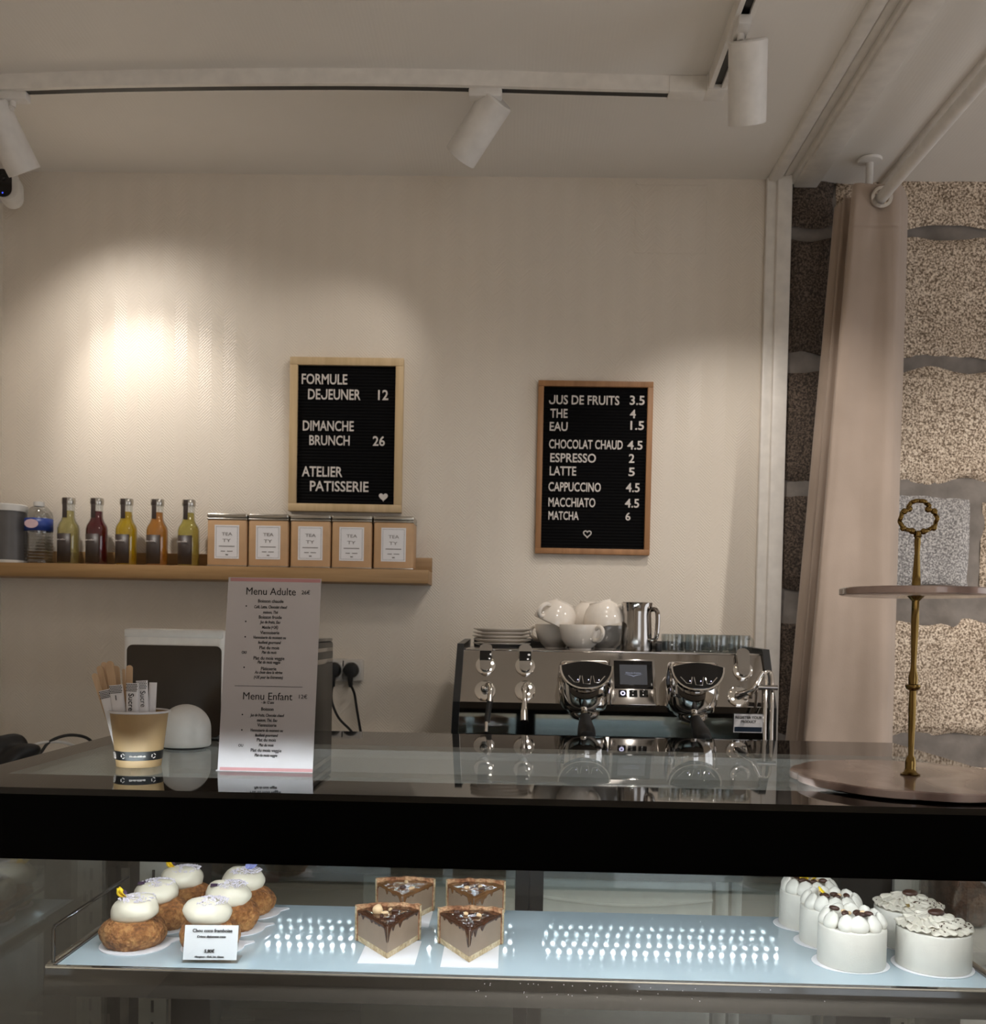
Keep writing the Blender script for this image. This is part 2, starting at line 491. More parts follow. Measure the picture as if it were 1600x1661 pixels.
# shop front behind the camera: wall with a wide glazed opening
wf = MB()
wf.span((XL_ - 0.1, YF_ - 0.1, 0), (0.7, YF_, ZC)).span((2.7, YF_ - 0.1, 0), (XR_ + 0.1, YF_, ZC))
wf.span((0.7, YF_ - 0.1, 2.45), (2.7, YF_, ZC)).span((0.7, YF_ - 0.1, 0), (2.7, YF_, 0.80))
struct(wf.build('wall_front', 'wall'))
wn = MB()
for x in (0.7, 1.68, 2.65): wn.span((x, YF_ - 0.08, 0.80), (x + 0.05, YF_ - 0.02, 2.45))
struct(wn.build('window_1', 'white'))
# stone wall: courses of large granite blocks in lime mortar
sw = MB().m(2).span((XS, WY + 0.04, 0), (XR_, WY + 0.15, ZC + 0.05))
sw.grid(lambda u, v: Vector((XS + 0.002 + (XR_ - XS - 0.004) * u, WY + 0.016 - 0.012 * noise.noise(Vector((u * 30, 0.5, v * 36))) - 0.004 * noise.noise(Vector((u * 130, 3.5, v * 150))), ZC * v)), 150, 180)
def zpx(x, y): return atY(x, y, WY).z
course = [ZC + 0.05] + [zpx(1530, y) for y in (366, 386, 578, 600, 780, 806, 955, 1010, 1192, 1240, 1420)] + [0.85, 0.83, 0.45, 0.43, 0.0]
joints = [[XS + 0.004, 0.862, 0.868, 1.9, 1.93, XR_], [XS + 0.004, 0.872, 0.88, 1.62, 1.64, XR_], [XS + 0.004, 0.85, 0.86, 1.75, 1.78, XR_], [XS + 0.004, 0.875, 0.885, 1.262, 1.295, 2.1, 2.12, XR_],
          [XS + 0.004, 0.86, 0.87, 1.7, 1.73, XR_], [XS + 0.004, 0.87, 0.88, 1.5, 1.53, XR_], [XS + 0.004, 2.0, 2.02, XR_], [XS + 0.004, 1.5, 1.52, XR_]]
rr = random.Random(3)
for ci in range(len(course) // 2):
    zt, zb = course[2 * ci], course[2 * ci + 1]
    if zb < 0: zb = 0
    js = joints[ci % len(joints)]
    for k in range(len(js) // 2):
        x0, x1 = js[2 * k], js[2 * k + 1]
        gray = (ci == 3 and k == 1)
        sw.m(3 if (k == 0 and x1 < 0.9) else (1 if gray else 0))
        nx, nz = max(3, int((x1 - x0) / 0.012)), max(3, int((zt - zb) / 0.012))
        sd = rr.random() * 50
        def fn(u, v, x0=x0, x1=x1, zb=zb, zt=zt, sd=sd):
            e = 0.022 * (noise.noise(Vector((u * (x1 - x0) * 9, sd + 9 * v, 1))) if v in (0.0, 1.0) else 0)
            x = x0 + (x1 - x0) * u; z = zb + (zt - zb) * v + (e if 0.3 < zb and v in (0.0, 1.0) else 0)
            edge = min(u * (x1 - x0), (1 - u) * (x1 - x0), v * (zt - zb), (1 - v) * (zt - zb))
            dpt = 0.014 * min(1, edge / 0.02) + 0.005 * noise.noise(Vector((x * 14, sd, z * 14)))
            return Vector((x, WY + 0.014 - dpt, z))
        sw.grid(fn, nx, nz)
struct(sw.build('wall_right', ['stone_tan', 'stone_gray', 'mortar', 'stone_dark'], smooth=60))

# white post where the plaster meets the stone, skirting by the ceiling, ceiling beams running towards the camera
a0 = atY(1245, 300, WY); a1 = atY(1275, 300, WY)
struct(MB().span((0.672, WY - 0.018, 0), (0.700, WY, ZC), 0.003).span((0.698, WY - 0.032, 0), (0.738, WY + 0.02, ZC), 0.004).build('trim_1', 'trim'))
b = MB()
b.box((0.692, 0, ZC - 0.002), (0.034, 5.5, 0.022), None, 0.008, 3)
b.box((0.722, 0, ZC + 0.002), (0.016, 5.5, 0.012), None, 0.003)
struct(b.build('trim_2', 'trim'))
b = MB()
zb = ZC - 0.022
b.box((0.778, -0.23, ZC - 0.006), (0.064, 5.95, 0.036), None, 0.004)
b.box((0.742, -0.23, ZC + 0.0), (0.012, 5.95, 0.03), None, 0.003)
struct(b.build('trim_3', 'trim'))
# cove between the beam and the flat ceiling on the right
cv = MB()
def cove(u, v):
    x = 0.81 + 0.175 * u
    return Vector((x, -2.9 + (WY + 2.9) * v, ZC - 0.003 - 0.007 * math.sin(u * PI * 0.9) ** 2))
cv.grid(cove, 24, 3)
struct(cv.build('trim_4', 'ceiling', smooth=60))
struct(MB().box((0.995, -0.2, ZC - 0.006), (0.028, 5.9, 0.018), None, 0.006).build('ceiling_strip', 'trim'))  # slim strip drawing the line on the ceiling beside the curtain rod
# painted-over hatch in the plaster, top right
h0, h1 = atY(1032, 298, WY), atY(1146, 412, WY)
hb = MB()
x0, x1, z0, z1 = h0.x, h1.x, h1.z, h0.z
for s in (((x0, z1 - 0.003), (x1, z1)), ((x0, z0), (x1, z0 + 0.002)), ((x0, z0), (x0 + 0.002, z1)), ((x1 - 0.002, z0), (x1, z1))):
    hb.span((s[0][0], WY - 0.0015, s[0][1]), (s[1][0], WY, s[1][1]))
struct(hb.build('trim_6', 'wall'))
# cable ledge low on the wall behind the sockets
struct(MB().span((-0.62, WY - 0.05, 1.10), (-0.30, WY, 1.198), 0.004).build('trim_7', 'white'))

# ================================================================ TRACK LIGHTING
tr = thing('lighting_track', 'long white ceiling track with a black slot running above the whole counter', 'track', (0, 2.25, ZC))
pts = [atZ(x, y, ZC) for x, y in ((-300, 128), (0, 120), (150, 115), (300, 112), (450, 110.5), (600, 110.5), (750, 113), (900, 117.5), (1090, 122.5))]
pts = [Vector((p.x, p.y - 2.25 + 0.016, 0)) for p in catmull(pts, 3)]
def ribbon(mb, pts, wy, z0, z1):
    for p, q in zip(pts, pts[1:]):
        d = (q - p); L = d.length; ang = math.atan2(d.y, d.x)
        mb.box(((p.x + q.x) / 2, (p.y + q.y) / 2, (z0 + z1) / 2), (L + 0.0008, wy, z1 - z0), Matrix.Rotation(ang, 3, 'Z'))
rb = MB(); ribbon(rb, [p + Vector((0, -0.011, 0)) for p in pts], 0.011, -0.034, 0.0)
ribbon(rb, [p + Vector((0, 0.014, 0)) for p in pts], 0.005, -0.034, 0.0)
rb.build('rail', 'trim', tr)
rb = MB(); ribbon(rb, [p + Vector((0, 0.0035, 0)) for p in pts], 0.018, -0.0335, -0.004); rb.build('slot', 'black', tr)
e = pts[-1]
c_ = MB().box((e.x + 0.045, e.y + 0.001, -0.018), (0.10, 0.040, 0.036), None, 0.002)
c_.box((e.x + 0.10, e.y - 0.004, -0.0185), (0.045, 0.05, 0.037), None, 0.002)
c_.build('corner_connector', 'trim', tr)
ex, ey = e.x + 0.10, e.y + 2.25
tr2 = thing('lighting_track', 'short white ceiling track coming forward from the corner over the coffee machine', 'track', (ex, 0, ZC))
p1, p2 = atZ(1166, 126, ZC), atZ(1212, 0, ZC)
MB().span((-0.019, -1.8, -0.034), (-0.009, ey - 0.03, 0)).span((0.009, -1.8, -0.034), (0.019, ey - 0.03, 0)).build('rail', 'trim', tr2)
MB().span((-0.0092, -1.8, -0.026), (0.0092, ey - 0.03, -0.004)).build('slot', 'black', tr2)

def spotlight(label, pt, pb, foot, watts, size=62, axis='X', group='track spotlights', blend=0.75, soft=0.022, core=None):
    d = (pb - pt).normalized(); L = 0.150; R = 0.0385
    th = thing('track_spotlight', label, 'spotlight', (foot.x, foot.y, ZC - 0.034), 0, group)
    o = Vector(th.location); q = d.to_track_quat('Z', 'Y').to_matrix()
    dims = (0.075, 0.026, 0.02) if axis == 'X' else (0.026, 0.075, 0.02)
    MB().box((0, 0, -0.008), dims, None, 0.004).build('track_adapter', 'white', th)
    top = pt - o
    st = MB().cyl((0, 0, -0.015), (0, 0, min(-0.03, top.z * 0.8)), 0.0075).tube([(0, 0, min(-0.03, top.z * 0.8)), top + d * 0.02], 0.0075)
    st.build('stem', 'white', th)
    prof = [(0, 0), (R - 0.003, 0), (R, 0.003), (R, L - 0.001), (R - 0.001, L), (R - 0.004, L), (R - 0.006, L - 0.02), (0.02, L - 0.035), (0, L - 0.035)]
    MB().lathe(prof, top, 40, q).build('lamp_head', 'white', th)
    MB().lathe([(0, 0), (0.022, 0)], top + d * (L - 0.03), 24, q).build('lens', 'lens', th, recalc=False)
    ld = bpy.data.lights.new('spot', 'SPOT'); ld.energy = watts; ld.color = WARM; ld.spot_size = math.radians(size); ld.spot_blend = blend
    ld.shadow_soft_size = soft
    lo = bpy.data.objects.new('beam', ld); COL.objects.link(lo); lo.parent = th
    lo.location = top + d * (L + 0.003)
    lo.rotation_euler = (-d).to_track_quat('Z', 'Y').to_euler()
    if core:                                    # bright narrow core of the reflector inside its wide spill
        l2 = ld.copy(); l2.energy = core[0]; l2.spot_size = math.radians(core[1]); l2.spot_blend = 0.85
        o2 = bpy.data.objects.new('beam_core', l2); COL.objects.link(o2); o2.parent = th
        o2.location = lo.location; o2.rotation_euler = lo.rotation_euler
    return th
ty = 2.25 + pts[0].y
def on_track(x): 
    q = min(pts, key=lambda p: abs(p.x - x)); return Vector((x, q.y + 2.25 + 0.004, ZC))
pm = atZ(787, 131, ZC - 0.034)
spotlight('white spotlight on the long track, tilted down to the left above the letter boards', atY(808, 160, 2.27), atY(753.5, 245, 2.335), on_track(pm.x), SPOT_W['middle'])
pl = atZ(8, 139, ZC - 0.034)
spotlight('white track spotlight at the left edge above the security camera, leaning right', atY(-15, 167, 2.28), atY(31, 261, 2.345), on_track(pl.x), SPOT_W['left'], 116, blend=1.0, core=(SPOT_W['left_core'], 62))
pr = atZ(1211, 42, ZC - 0.034)
spotlight('white track spotlight hanging straight down from the short track on the right', atY(1214, 64, pr.y + 0.0), atY(1212.5, 184, pr.y + 0.068), Vector((ex, pr.y, ZC)), SPOT_W['right'], 80, 'Y')
# unseen further heads; all after the first are added to brighten cups and ceiling
for nm, x, y, tx, tyy, tz, w, sz in (('white track spotlight aimed at the left letter board, on the short track', ex, 1.40, -0.45, 2.75, 1.45, SPOT_W['wall'], 66),
                                     ('unseen white track spotlight added to brighten the cups and coffee machine, on the short track', ex, 0.45, 0.22, 2.75, 1.30, SPOT_W['machine'], 50),
                                     ('unseen white track spotlight added to bounce light off the shop floor, front of the short track', ex, -0.5, ex - 0.3, -0.6, 0.0, SPOT_W['floor_bounce'], 84),
                                     ('unseen white track spotlight added to bounce light off the floor, end of the short track', ex, -1.0, ex + 0.6, -0.9, 0.0, SPOT_W['floor_bounce'], 84)):
    p = Vector((x, y, ZC - 0.075)); d = (Vector((tx, tyy, tz)) - p).normalized()
    spotlight(nm, p, p + d * 0.15, Vector((x, y, ZC)), w, sz, 'Y', blend=1.0, soft=0.11)
p = Vector((1.75, 1.35, ZC - 0.075)); d = (Vector((1.05, 2.75, 1.0)) - p).normalized()
spotlight('white ceiling spotlight aimed at the stone wall and curtain', p, p + d * 0.15, Vector((1.75, 1.35, ZC + 0.03)), SPOT_W['stone'], 75, 'Y', blend=0.9)

# ================================================================ SECURITY CAMERA
c = atY(10, 305, 2.62)
sc = thing('security_camera', 'small white security camera with black oval face high in the left corner', 'camera', (c.x, c.y, c.z))
q = Matrix.Rotation(math.radians(14), 3, 'Z')
def pill(w, h, n=10):
    r = w / 2; out = []
    for k in range(n + 1): a = PI * k / n; out.append((r * math.cos(a), h / 2 - r + r * math.sin(a)))
    for k in range(n + 1): a = PI + PI * k / n; out.append((r * math.cos(a), -h / 2 + r + r * math.sin(a)))
    return out
MB().prism(pill(0.056, 0.082), 0.062, q @ FACING, (0, 0.034, 0)).box((-0.01, 0.05, 0.01), (0.03, 0.05, 0.03), None, 0.008).build('body', 'white_plastic', sc)
MB().prism(pill(0.046, 0.072), 0.004, q @ FACING, q @ Vector((-0.002, -0.028, 0))).build('face_plate', 'black_gloss', sc)
MB().blob(q @ Vector((-0.002, -0.033, 0.014)), (0.009, 0.004, 0.009), 2).build('lens', 'black_glass', sc)
MB().blob(q @ Vector((-0.001, -0.032, -0.026)), (0.0018, 0.0012, 0.0018), 1).build('status_light', 'blue_led', sc)
MB().tube([(-0.01, 0.06, 0.01), (-0.03, 0.09, 0.012), (-0.075, 0.095, 0.012)], 0.011, 10).build('wall_mount', 'white_plastic', sc)

# ================================================================ LETTER BOARDS
def letter_board(px, frame_mat, fw, label, lines, heart, hsize, hollow):
    (x0, y0), (x1, y1), (x2, y2), (x3, y3) = px
    cs = [atY(x, y, WY - 0.022) for x, y in px]
    W = ((cs[1] - cs[0]).length + (cs[3] - cs[2]).length) / 2
    H = ((cs[2] - cs[0]).length + (cs[3] - cs[1]).length) / 2
    ctr = sum(cs, Vector()) / 4
    rt = thing('letter_board', label, 'menu board', (ctr.x, WY, ctr.z), 0, None)
    fr = MB()
    for (a, b_, c_, d_) in ((-W / 2, H / 2 - fw, W / 2, H / 2), (-W / 2, -H / 2, W / 2, -H / 2 + fw), (-W / 2, -H / 2 + fw, -W / 2 + fw, H / 2 - fw), (W / 2 - fw, -H / 2 + fw, W / 2, H / 2 - fw)):
        fr.span((a, -0.022, b_), (c_, -0.001, d_), 0.0012)
    fr.build('frame', frame_mat, rt)
    MB().span((-W / 2 + fw, -0.013, -H / 2 + fw), (W / 2 - fw, -0.003, H / 2 - fw)).build('felt_panel', 'felt', rt)
    def loc(px_, py_):
        p = atY(px_, py_, WY - 0.0145); return p.x - ctr.x, p.z - ctr.z
    mt = Matrix.Translation((0, -0.0145, 0)) @ FACING.to_4x4()
    for body, xa, xb, ya, yb in lines:
        l, _ = loc(xa, (ya + yb) / 2); r, _ = loc(xb, (ya + yb) / 2)
        _, bt = loc((xa + xb) / 2, yb); _, tp = loc((xa + xb) / 2, ya)
        mb = MB(); put_text(mb, body, l, r, bt, tp - bt, mt, 0.0012, 0, 0.012, True)
        mb.build('letters', 'letter', rt, smooth=0)
    hx, hz = loc(*heart); hp = []
    for k in range(40):
        a = 2 * PI * k / 40
        hp.append((16 * math.sin(a) ** 3 / 32 * hsize, (13 * math.cos(a) - 5 * math.cos(2 * a) - 2 * math.cos(3 * a) - math.cos(4 * a)) / 32 * hsize))
    mb = MB()
    if hollow: mb.tube([(hx + x, -0.0145, hz + z) for x, z in hp], 0.0016, 6, True)
    else: mb.prism(hp, 0.002, FACING, (hx, -0.0135, hz))
    mb.build('heart', 'letter', rt, smooth=0)
    return rt
letter_board(((470, 577), (655, 582), (468, 829), (651, 831)), 'pale_wood', 0.0215,
    'pale wood framed letter board with brunch and patisserie lines above the tea tins', [
    ('FORMULE', 489.7, 563.6, 606, 623), ('DEJEUNER', 500, 585, 630.7, 648), ('12', 613.6, 630, 632, 648.6), ('DIMANCHE', 491.5, 574, 682, 698.7),
    ('BRUNCH', 502, 567.4, 705.7, 722), ('26', 605, 624.5, 707, 723), ('ATELIER', 490, 555.5, 756, 773), ('PATISSERIE', 503, 598, 780, 797)], (622, 806), 0.025, False)
letter_board(((875, 617.5), (1061, 618), (867, 898), (1054, 900)), 'brown_wood', 0.0155,
    'brown wood framed letter board listing drinks and prices above the coffee machine', [
    ('JUS DE FRUITS', 890.8, 1005, 641, 656), ('3.5', 1022, 1046, 641.5, 656.5), ('THE', 893, 921, 662.6, 677.4), ('4', 1022, 1031.6, 664, 678),
    ('EAU', 892, 921, 684, 698.6), ('1.5', 1023, 1045, 682.5, 697), ('CHOCOLAT CHAUD', 891, 1010.5, 713, 728), ('4.5', 1018, 1042.6, 714.6, 729),
    ('ESPRESSO', 893, 967, 735, 749.7), ('2', 1020.5, 1029.5, 736, 750.6), ('LATTE', 892, 935, 756, 771), ('5', 1020, 1030, 758, 772),
    ('CAPPUCCINO', 890, 975, 782, 797), ('4.5', 1015.6, 1038, 783, 798), ('MACCHIATO', 890, 966, 807, 822), ('4.5', 1014, 1037, 808.6, 823),
    ('MATCHA', 890, 939, 829, 843), ('6', 1015, 1023, 831, 844)], (953, 866), 0.021, True)

# ================================================================ WALL SHELF AND WHAT STANDS ON IT
SHX = -0.224; ZSH = 1.655
sh = thing('wall_shelf', 'long narrow oak picture ledge on the left of the back wall', 'shelf', (-0.83, WY, 1.619))
MB().span((XL_ + 0.83, -0.128, 0), (SHX + 0.83, 0, 0.036), 0.0015).build('shelf_board', 'oak', sh)
MB().span((XL_ + 0.83, -0.014, 0.036), (SHX + 0.83, 0, 0.076), 0.0015).build('back_rail', 'oak', sh)

def bottle(x, y, label, juice):
    th = thing('juice_bottle', label, 'bottle', (x, y, ZSH), 0, 'juice bottles on the oak ledge')
    body = [(0, 0.0), (0.027, 0.0), (0.029, 0.003), (0.029, 0.098), (0.027, 0.108), (0.020, 0.120), (0.0165, 0.130), (0.0155, 0.160), (0.0165, 0.163), (0.0165, 0.168), (0.0, 0.168)]
    MB().lathe(body, n=32).build('glass', 'mug_glass', th)
    jz = [(0, 0.003), (0.0265, 0.003), (0.0275, 0.006), (0.0275, 0.0975), (0.0255, 0.1075), (0.0185, 0.1195), (0.0148, 0.130), (0.0143, 0.147), (0, 0.147)]
    MB().lathe(jz, n=32).build('juice', juice, th)
    MB().lathe([(0, 0.166), (0.0172, 0.166), (0.0178, 0.168), (0.0178, 0.180), (0.0165, 0.183), (0, 0.183)], n=28, rfun=lambda a, r, z: 1 + 0.012 * math.cos(a * 28)).build('cap', 'tin_metal', th)
    arc = lambda u, v, a0=-2.05, a1=-0.95 + 0.35: Vector((0.0296 * math.cos(a0 - 0.35 + (a1 - a0) * u), 0.0296 * math.sin(a0 - 0.35 + (a1 - a0) * u), 0.006 + 0.078 * v))
    lb = MB().grid(arc, 14, 2)
    lo = lb.build('label', 'label_dark', th, solid=0.0006)
    tm = MB(); put_text(tm, 'alain milliat', -0.022, 0.006, 0.065, 0.005, Matrix.Translation((0, -0.0312, 0)) @ FACING.to_4x4(), 0.0003)
    tm.build('lettering', 'letter', lo, smooth=0)
    st = MB().span((-0.009, -0.0182, 0.128), (0.003, -0.0165, 0.168), 0.0005).span((-0.009, -0.0186, 0.166), (0.003, -0.017, 0.181), 0.0005)
    st.build('seal_strip', 'label_dark', th)
    return th
yb_ = 2.688
b0 = None
bl = [(111, 'pear', 'pale yellow juice bottle next to the water bottle on the ledge'), (157, 'berry', 'dark red juice bottle on the oak ledge'),
      (205, 'mango', 'bright yellow juice bottle in the middle of the row'), (255, 'apricot', 'orange amber juice bottle on the oak ledge'),
      (306, 'apple', 'pale yellow juice bottle right beside the tea tins')]
for px, j, lab in bl:
    x = atY(px, 870, yb_).x
    if b0 is None: b0 = bottle(x, yb_, lab, j)
    else: dup(b0, (x, yb_, ZSH), 0, lab, {'juice': j})

x = atY(63, 870, yb_).x
wb = thing('water_bottle', 'clear ribbed plastic water bottle with a blue label between tub and juices', 'bottle', (x, yb_, ZSH))
pr_ = [(0, 0), (0.033, 0), (0.037, 0.004)]
for k in range(9): pr_ += [(0.037, 0.008 + k * 0.0085), (0.0348, 0.012 + k * 0.0085)]
pr_ += [(0.037, 0.086), (0.036, 0.09), (0.036, 0.124), (0.0365, 0.128), (0.033, 0.142), (0.022, 0.154), (0.0135, 0.158), (0.0130, 0.168), (0, 0.168)]
MB().lathe(pr_, n=36).build('bottle_body', 'pet', wb)
MB().lathe([(0.0364, 0.090), (0.0364, 0.124)], n=36).build('label', 'label_blue', wb, recalc=False, solid=0.0005)
MB().lathe([(0.0142, 0.158), (0.0146, 0.160), (0.0146, 0.170), (0, 0.1705)], n=24).build('cap', 'white_plastic', wb)
po = [(0.019 * math.cos(2 * PI * k / 24), 0.012 * math.sin(2 * PI * k / 24)) for k in range(24)]
MB().prism(po, 0.0008, FACING, (-0.003, -0.0366, 0.108)).build('label_oval', 'label_pink', wb)

x = atY(42, 870, 2.69).x - 0.046
tb = thing('tub', 'grey round tub with a white lid at the left end of the ledge', 'tub', (x, 2.688, ZSH))
MB().lathe([(0, 0.008), (0.045, 0.008), (0.0455, 0.145), (0, 0.145)], n=40).build('body', 'tub', tb)
MB().lathe([(0, 0.142), (0.0475, 0.142), (0.048, 0.146), (0.048, 0.158), (0.045, 0.161), (0, 0.161)], n=40).build('lid', 'white_plastic', tb)
MB().lathe([(0, 0), (0.0465, 0), (0.0475, 0.003), (0.0465, 0.009), (0, 0.009)], n=40).build('base_ring', 'white_plastic', tb)

# tea tins
def tin(x, y, label):
    th = thing('tea_tin', label, 'tin', (x, y, ZSH), 0, 'kraft tea tins on the oak ledge')
    MB().box((0, 0, 0.064), (0.107, 0.084, 0.128), None, 0.006, 3).build('body', 'kraft', th)
    MB().box((0, 0, 0.003), (0.1075, 0.0845, 0.004), None, 0.0015).build('bottom_rim', 'tin_metal', th)
    MB().box((0, 0, 0.1285), (0.109, 0.086, 0.006), None, 0.0028, 3).box((0, 0, 0.1375), (0.109, 0.086, 0.012), None, 0.004, 3).build('lid', 'tin_metal', th)
    MB().span((-0.003, 0.043, 0.09), (0.003, 0.0455, 0.135), 0.001).build('clasp', 'tin_metal', th)
    lb = MB().span((-0.033, -0.0428, 0.022), (0.033, -0.0418, 0.112)).build('label', 'paper', th)
    tm = MB(); mt = Matrix.Translation((0, -0.0430, 0)) @ FACING.to_4x4()
    put_text(tm, 'TEA', -0.0135, 0.0145, 0.084, 0.0088, mt, 0.0003); put_text(tm, 'TY', -0.0115, 0.0105, 0.0665, 0.0088, mt, 0.0003)
    tm.build('lettering', 'ink_grey', lb, smooth=0)
    fm = MB()
    for a, b_ in (((-0.029, 0.026), (0.029, 0.0266)), ((-0.029, 0.1074), (0.029, 0.108)), ((-0.029, 0.026), (-0.0284, 0.108)), ((0.0284, 0.026), (0.029, 0.108)),
                  ((-0.021, 0.054), (0.021, 0.0562)), ((-0.016, 0.041), (-0.004, 0.043)), ((0.001, 0.041), (0.016, 0.043)), ((-0.003, 0.031), (0.004, 0.034))):
        fm.span((a[0], -0.0432, a[1]), (b_[0], -0.0427, b_[1]))
    fm.build('printed_border', 'ink_grey', lb, smooth=0)
    return th
tinfront = 2.643
t0 = None
for px, lab in ((368, 'kraft tea tin at the left end of the five tins'), (435, 'kraft tea tin second from the left of five'), (503.5, 'kraft tea tin in the middle of the five tins'),
                (570.5, 'kraft tea tin second from the right of five'), (638.5, 'kraft tea tin at the right end by the ledge end')):
    x = atY(px, 885, tinfront).x
    if t0 is None: t0 = tin(x, tinfront + 0.042, lab)
    else: dup(t0, (x, tinfront + 0.042, ZSH), 0, lab)

# ================================================================ SOCKETS AND PLUGS
def socket(px, py, label, cable):
    c = atY(px, py, WY)
    th = thing('wall_socket', label, 'socket', (c.x, WY, c.z))
    MB().box((0, -0.012, 0), (0.062, 0.024, 0.062), None, 0.005, 3).build('socket_plate', 'socket', th)
    MB().lathe([(0.025, 0), (0.025, 0.002), (0.023, 0.002), (0.022, -0.008)], (0, -0.024, 0), 32, FACING).build('socket_ring', 'white_plastic', th)
    pg = thing('power_plug', label.replace('white wall socket', 'black round power plug in the socket'), 'plug', (c.x, WY - 0.025, c.z))
    MB().lathe([(0, -0.004), (0.0195, -0.004), (0.021, 0.004), (0.021, 0.016), (0.017, 0.026), (0.0, 0.03)], (0, 0, 0), 28, FACING).build('plug_body', 'rubber', pg)
    MB().tube([(0, -0.018, 0), (0.0, -0.024, -0.02), (0.001, -0.02, -0.045)], [0.009, 0.008, 0.005], 10).build('strain_relief', 'rubber', pg)
    pts = [(0.001, -0.02, -0.04)] + [(p.x - c.x, p.y - WY + 0.025, p.z - c.z) for p in (atY(x, y, WY - 0.03) for x, y in cable)]
    MB().tube(catmull(pts, 6), 0.0036, 8).build('cord', 'rubber', pg)
socket(545, 1086, 'white wall socket on the left, half behind the black box', [(538, 1122), (539, 1140), (550, 1165), (570, 1186), (575, 1200), (578, 1240)])
socket(573, 1086.5, 'white wall socket fully in view right of the black box', [(575, 1125), (579, 1150), (584, 1180), (587, 1200), (588, 1240)])
# ================================================================ CURTAIN, ROD, BRACKET
YR = 2.52
rp = atY(1429, 322, YR); RX, RZ = rp.x, rp.z
rd = thing('curtain_rod', 'white curtain rod hung under the ceiling running toward the viewer', 'curtain rod', (RX, YR, RZ))
MB().cyl((0, 0.2, 0), (0, -3.4, 0), 0.0145, n=28).build('rod', 'white', rd)
bk = MB().lathe([(0, 0), (0.030, 0), (0.031, -0.003), (0.029, -0.007), (0.010, -0.010), (0, -0.010)], (0, 0.085, ZC - RZ - 0.011), 28)
bk.cyl((0, 0.085, ZC - RZ - 0.001), (0, 0.085, 0.008), 0.009)
bk.build('ceiling_bracket', 'white', rd)
# folds seen in plan, at the top and near the counter; the strip zigzags back along the rod
def edge(pa, pb, Y):
    a, b_ = atY(*pa, Y), atY(*pb, Y)
    return a, b_
cz_top = atY(1428, 299, YR).z
def lerp_pt(pa, pb, Y, z):
    a, b_ = atY(*pa, Y), atY(*pb, Y)
    k = min(1.08, (z - a.z) / (b_.z - a.z)); return a.x + (b_.x - a.x) * k
ctrl = [((1474, 300), (1448, 1205), 2.62), ((1467, 300), (1441, 1205), 2.545), ((1455, 300), (1424, 1205), YR - 0.008), ((1428, 300), (1372, 1205), YR), ((1395, 300), (1318, 1205), YR - 0.006),
        ((1384, 300), (1304, 1205), YR + 0.01), ((1394, 300), (1318, 1205), YR + 0.05), ((1384, 300), (1306, 1205), YR + 0.075), ((1371, 300), (1292, 1205), YR + 0.075),
        ((1374, 300), (1296, 1205), YR + 0.105), ((1366, 300), (1284, 1205), YR + 0.115), ((1358, 300), (1275, 1205), YR + 0.135), ((1360, 300), (1279, 1205), YR + 0.165)]
zs = [cz_top - 0.004 * k for k in range(0, 40)]
z = zs[-1]
while z > 0.05: z -= 0.05; zs.append(z)
zs = zs[::-1]
rows = []
for z in zs:
    p = [Vector((lerp_pt(a, b_, Y, z), Y, z)) for a, b_, Y in ctrl]
    rows.append(catmull(p, 12))
nU = len(rows[0])
def cfun(u, v):
    i = round(u * (nU - 1)); j = round(v * (len(zs) - 1))
    p = rows[j][i].copy(); dz = cz_top - p.z
    p.y += 0.006 * min(1, dz * 1.5) * noise.noise(Vector((u * 9, 0.3, p.z * 2.2))) + 0.002 * noise.noise(Vector((u * 30, 2, p.z * 9)))
    if abs(dz - 0.105) < 0.003 and u < 0.6: p.y += 0.003
    return Vector((p.x, p.y, p.z))
ct = thing('curtain', 'beige eyelet curtain gathered against the stone wall beside the white post', 'curtain', (0, 0, 0))
gz = RZ
keep = lambda c: not (abs(c.y - YR) < 0.03 and (c.x - RX) ** 2 + (c.z - gz) ** 2 < 0.021 ** 2)
MB().grid(cfun, nU, len(zs), keep=keep).build('cloth', 'curtain', ct, smooth=80, recalc=False, solid=0.002)
MB().lathe([(0.019, -0.003), (0.027, -0.003), (0.0285, 0), (0.027, 0.003), (0.019, 0.003), (0.0185, 0), (0.019, -0.003)], (RX, YR - 0.008, gz), 40, FACING).build('eyelet', 'chrome', ct)
# ================================================================ BACK COUNTER AND WHAT IS UNDER IT
ZB = 1.0
bc = thing('back_counter', 'dark worktop along the back wall carrying the coffee machine', 'counter', (0, 2.45, 0))
MB().span((-0.86, -0.31, 0.96), (0.700, 0.28, ZB), 0.003).build('worktop', 'black', bc)
MB().span((-0.86, -0.28, 0.0), (-0.82, 0.28, 0.96)).span((0.697, -0.28, 0), (0.700, 0.28, 0.96)).build('end_panel', 'grey_panel', bc)
for x0, x1, m in ((-0.82, -0.68, 'grey_panel'), (-0.32, 0.045, 'pilaster')):
    d = MB().span((x0 + 0.003, -0.285, 0.08), (x1 - 0.003, -0.265, 0.95), 0.002).build('door', m, bc)
    MB().tube([(x1 - 0.03, -0.287, 0.70), (x1 - 0.03, -0.31, 0.71), (x1 - 0.03, -0.31, 0.85), (x1 - 0.03, -0.287, 0.86)], 0.004, 8).build('handle', 'steel', d)
MB().span((-0.68, 0.20, 0.08), (-0.32, 0.24, 0.95)).span((-0.68, -0.27, 0.90), (-0.32, 0.2, 0.915)).span((-0.68, -0.27, 0.62), (-0.32, 0.2, 0.64)).build('open_shelves', 'black', bc)
bn = thing('storage_box', 'burgundy storage box in the dark niche behind the cream puffs', 'box', (-0.575, 2.27, 0.915))
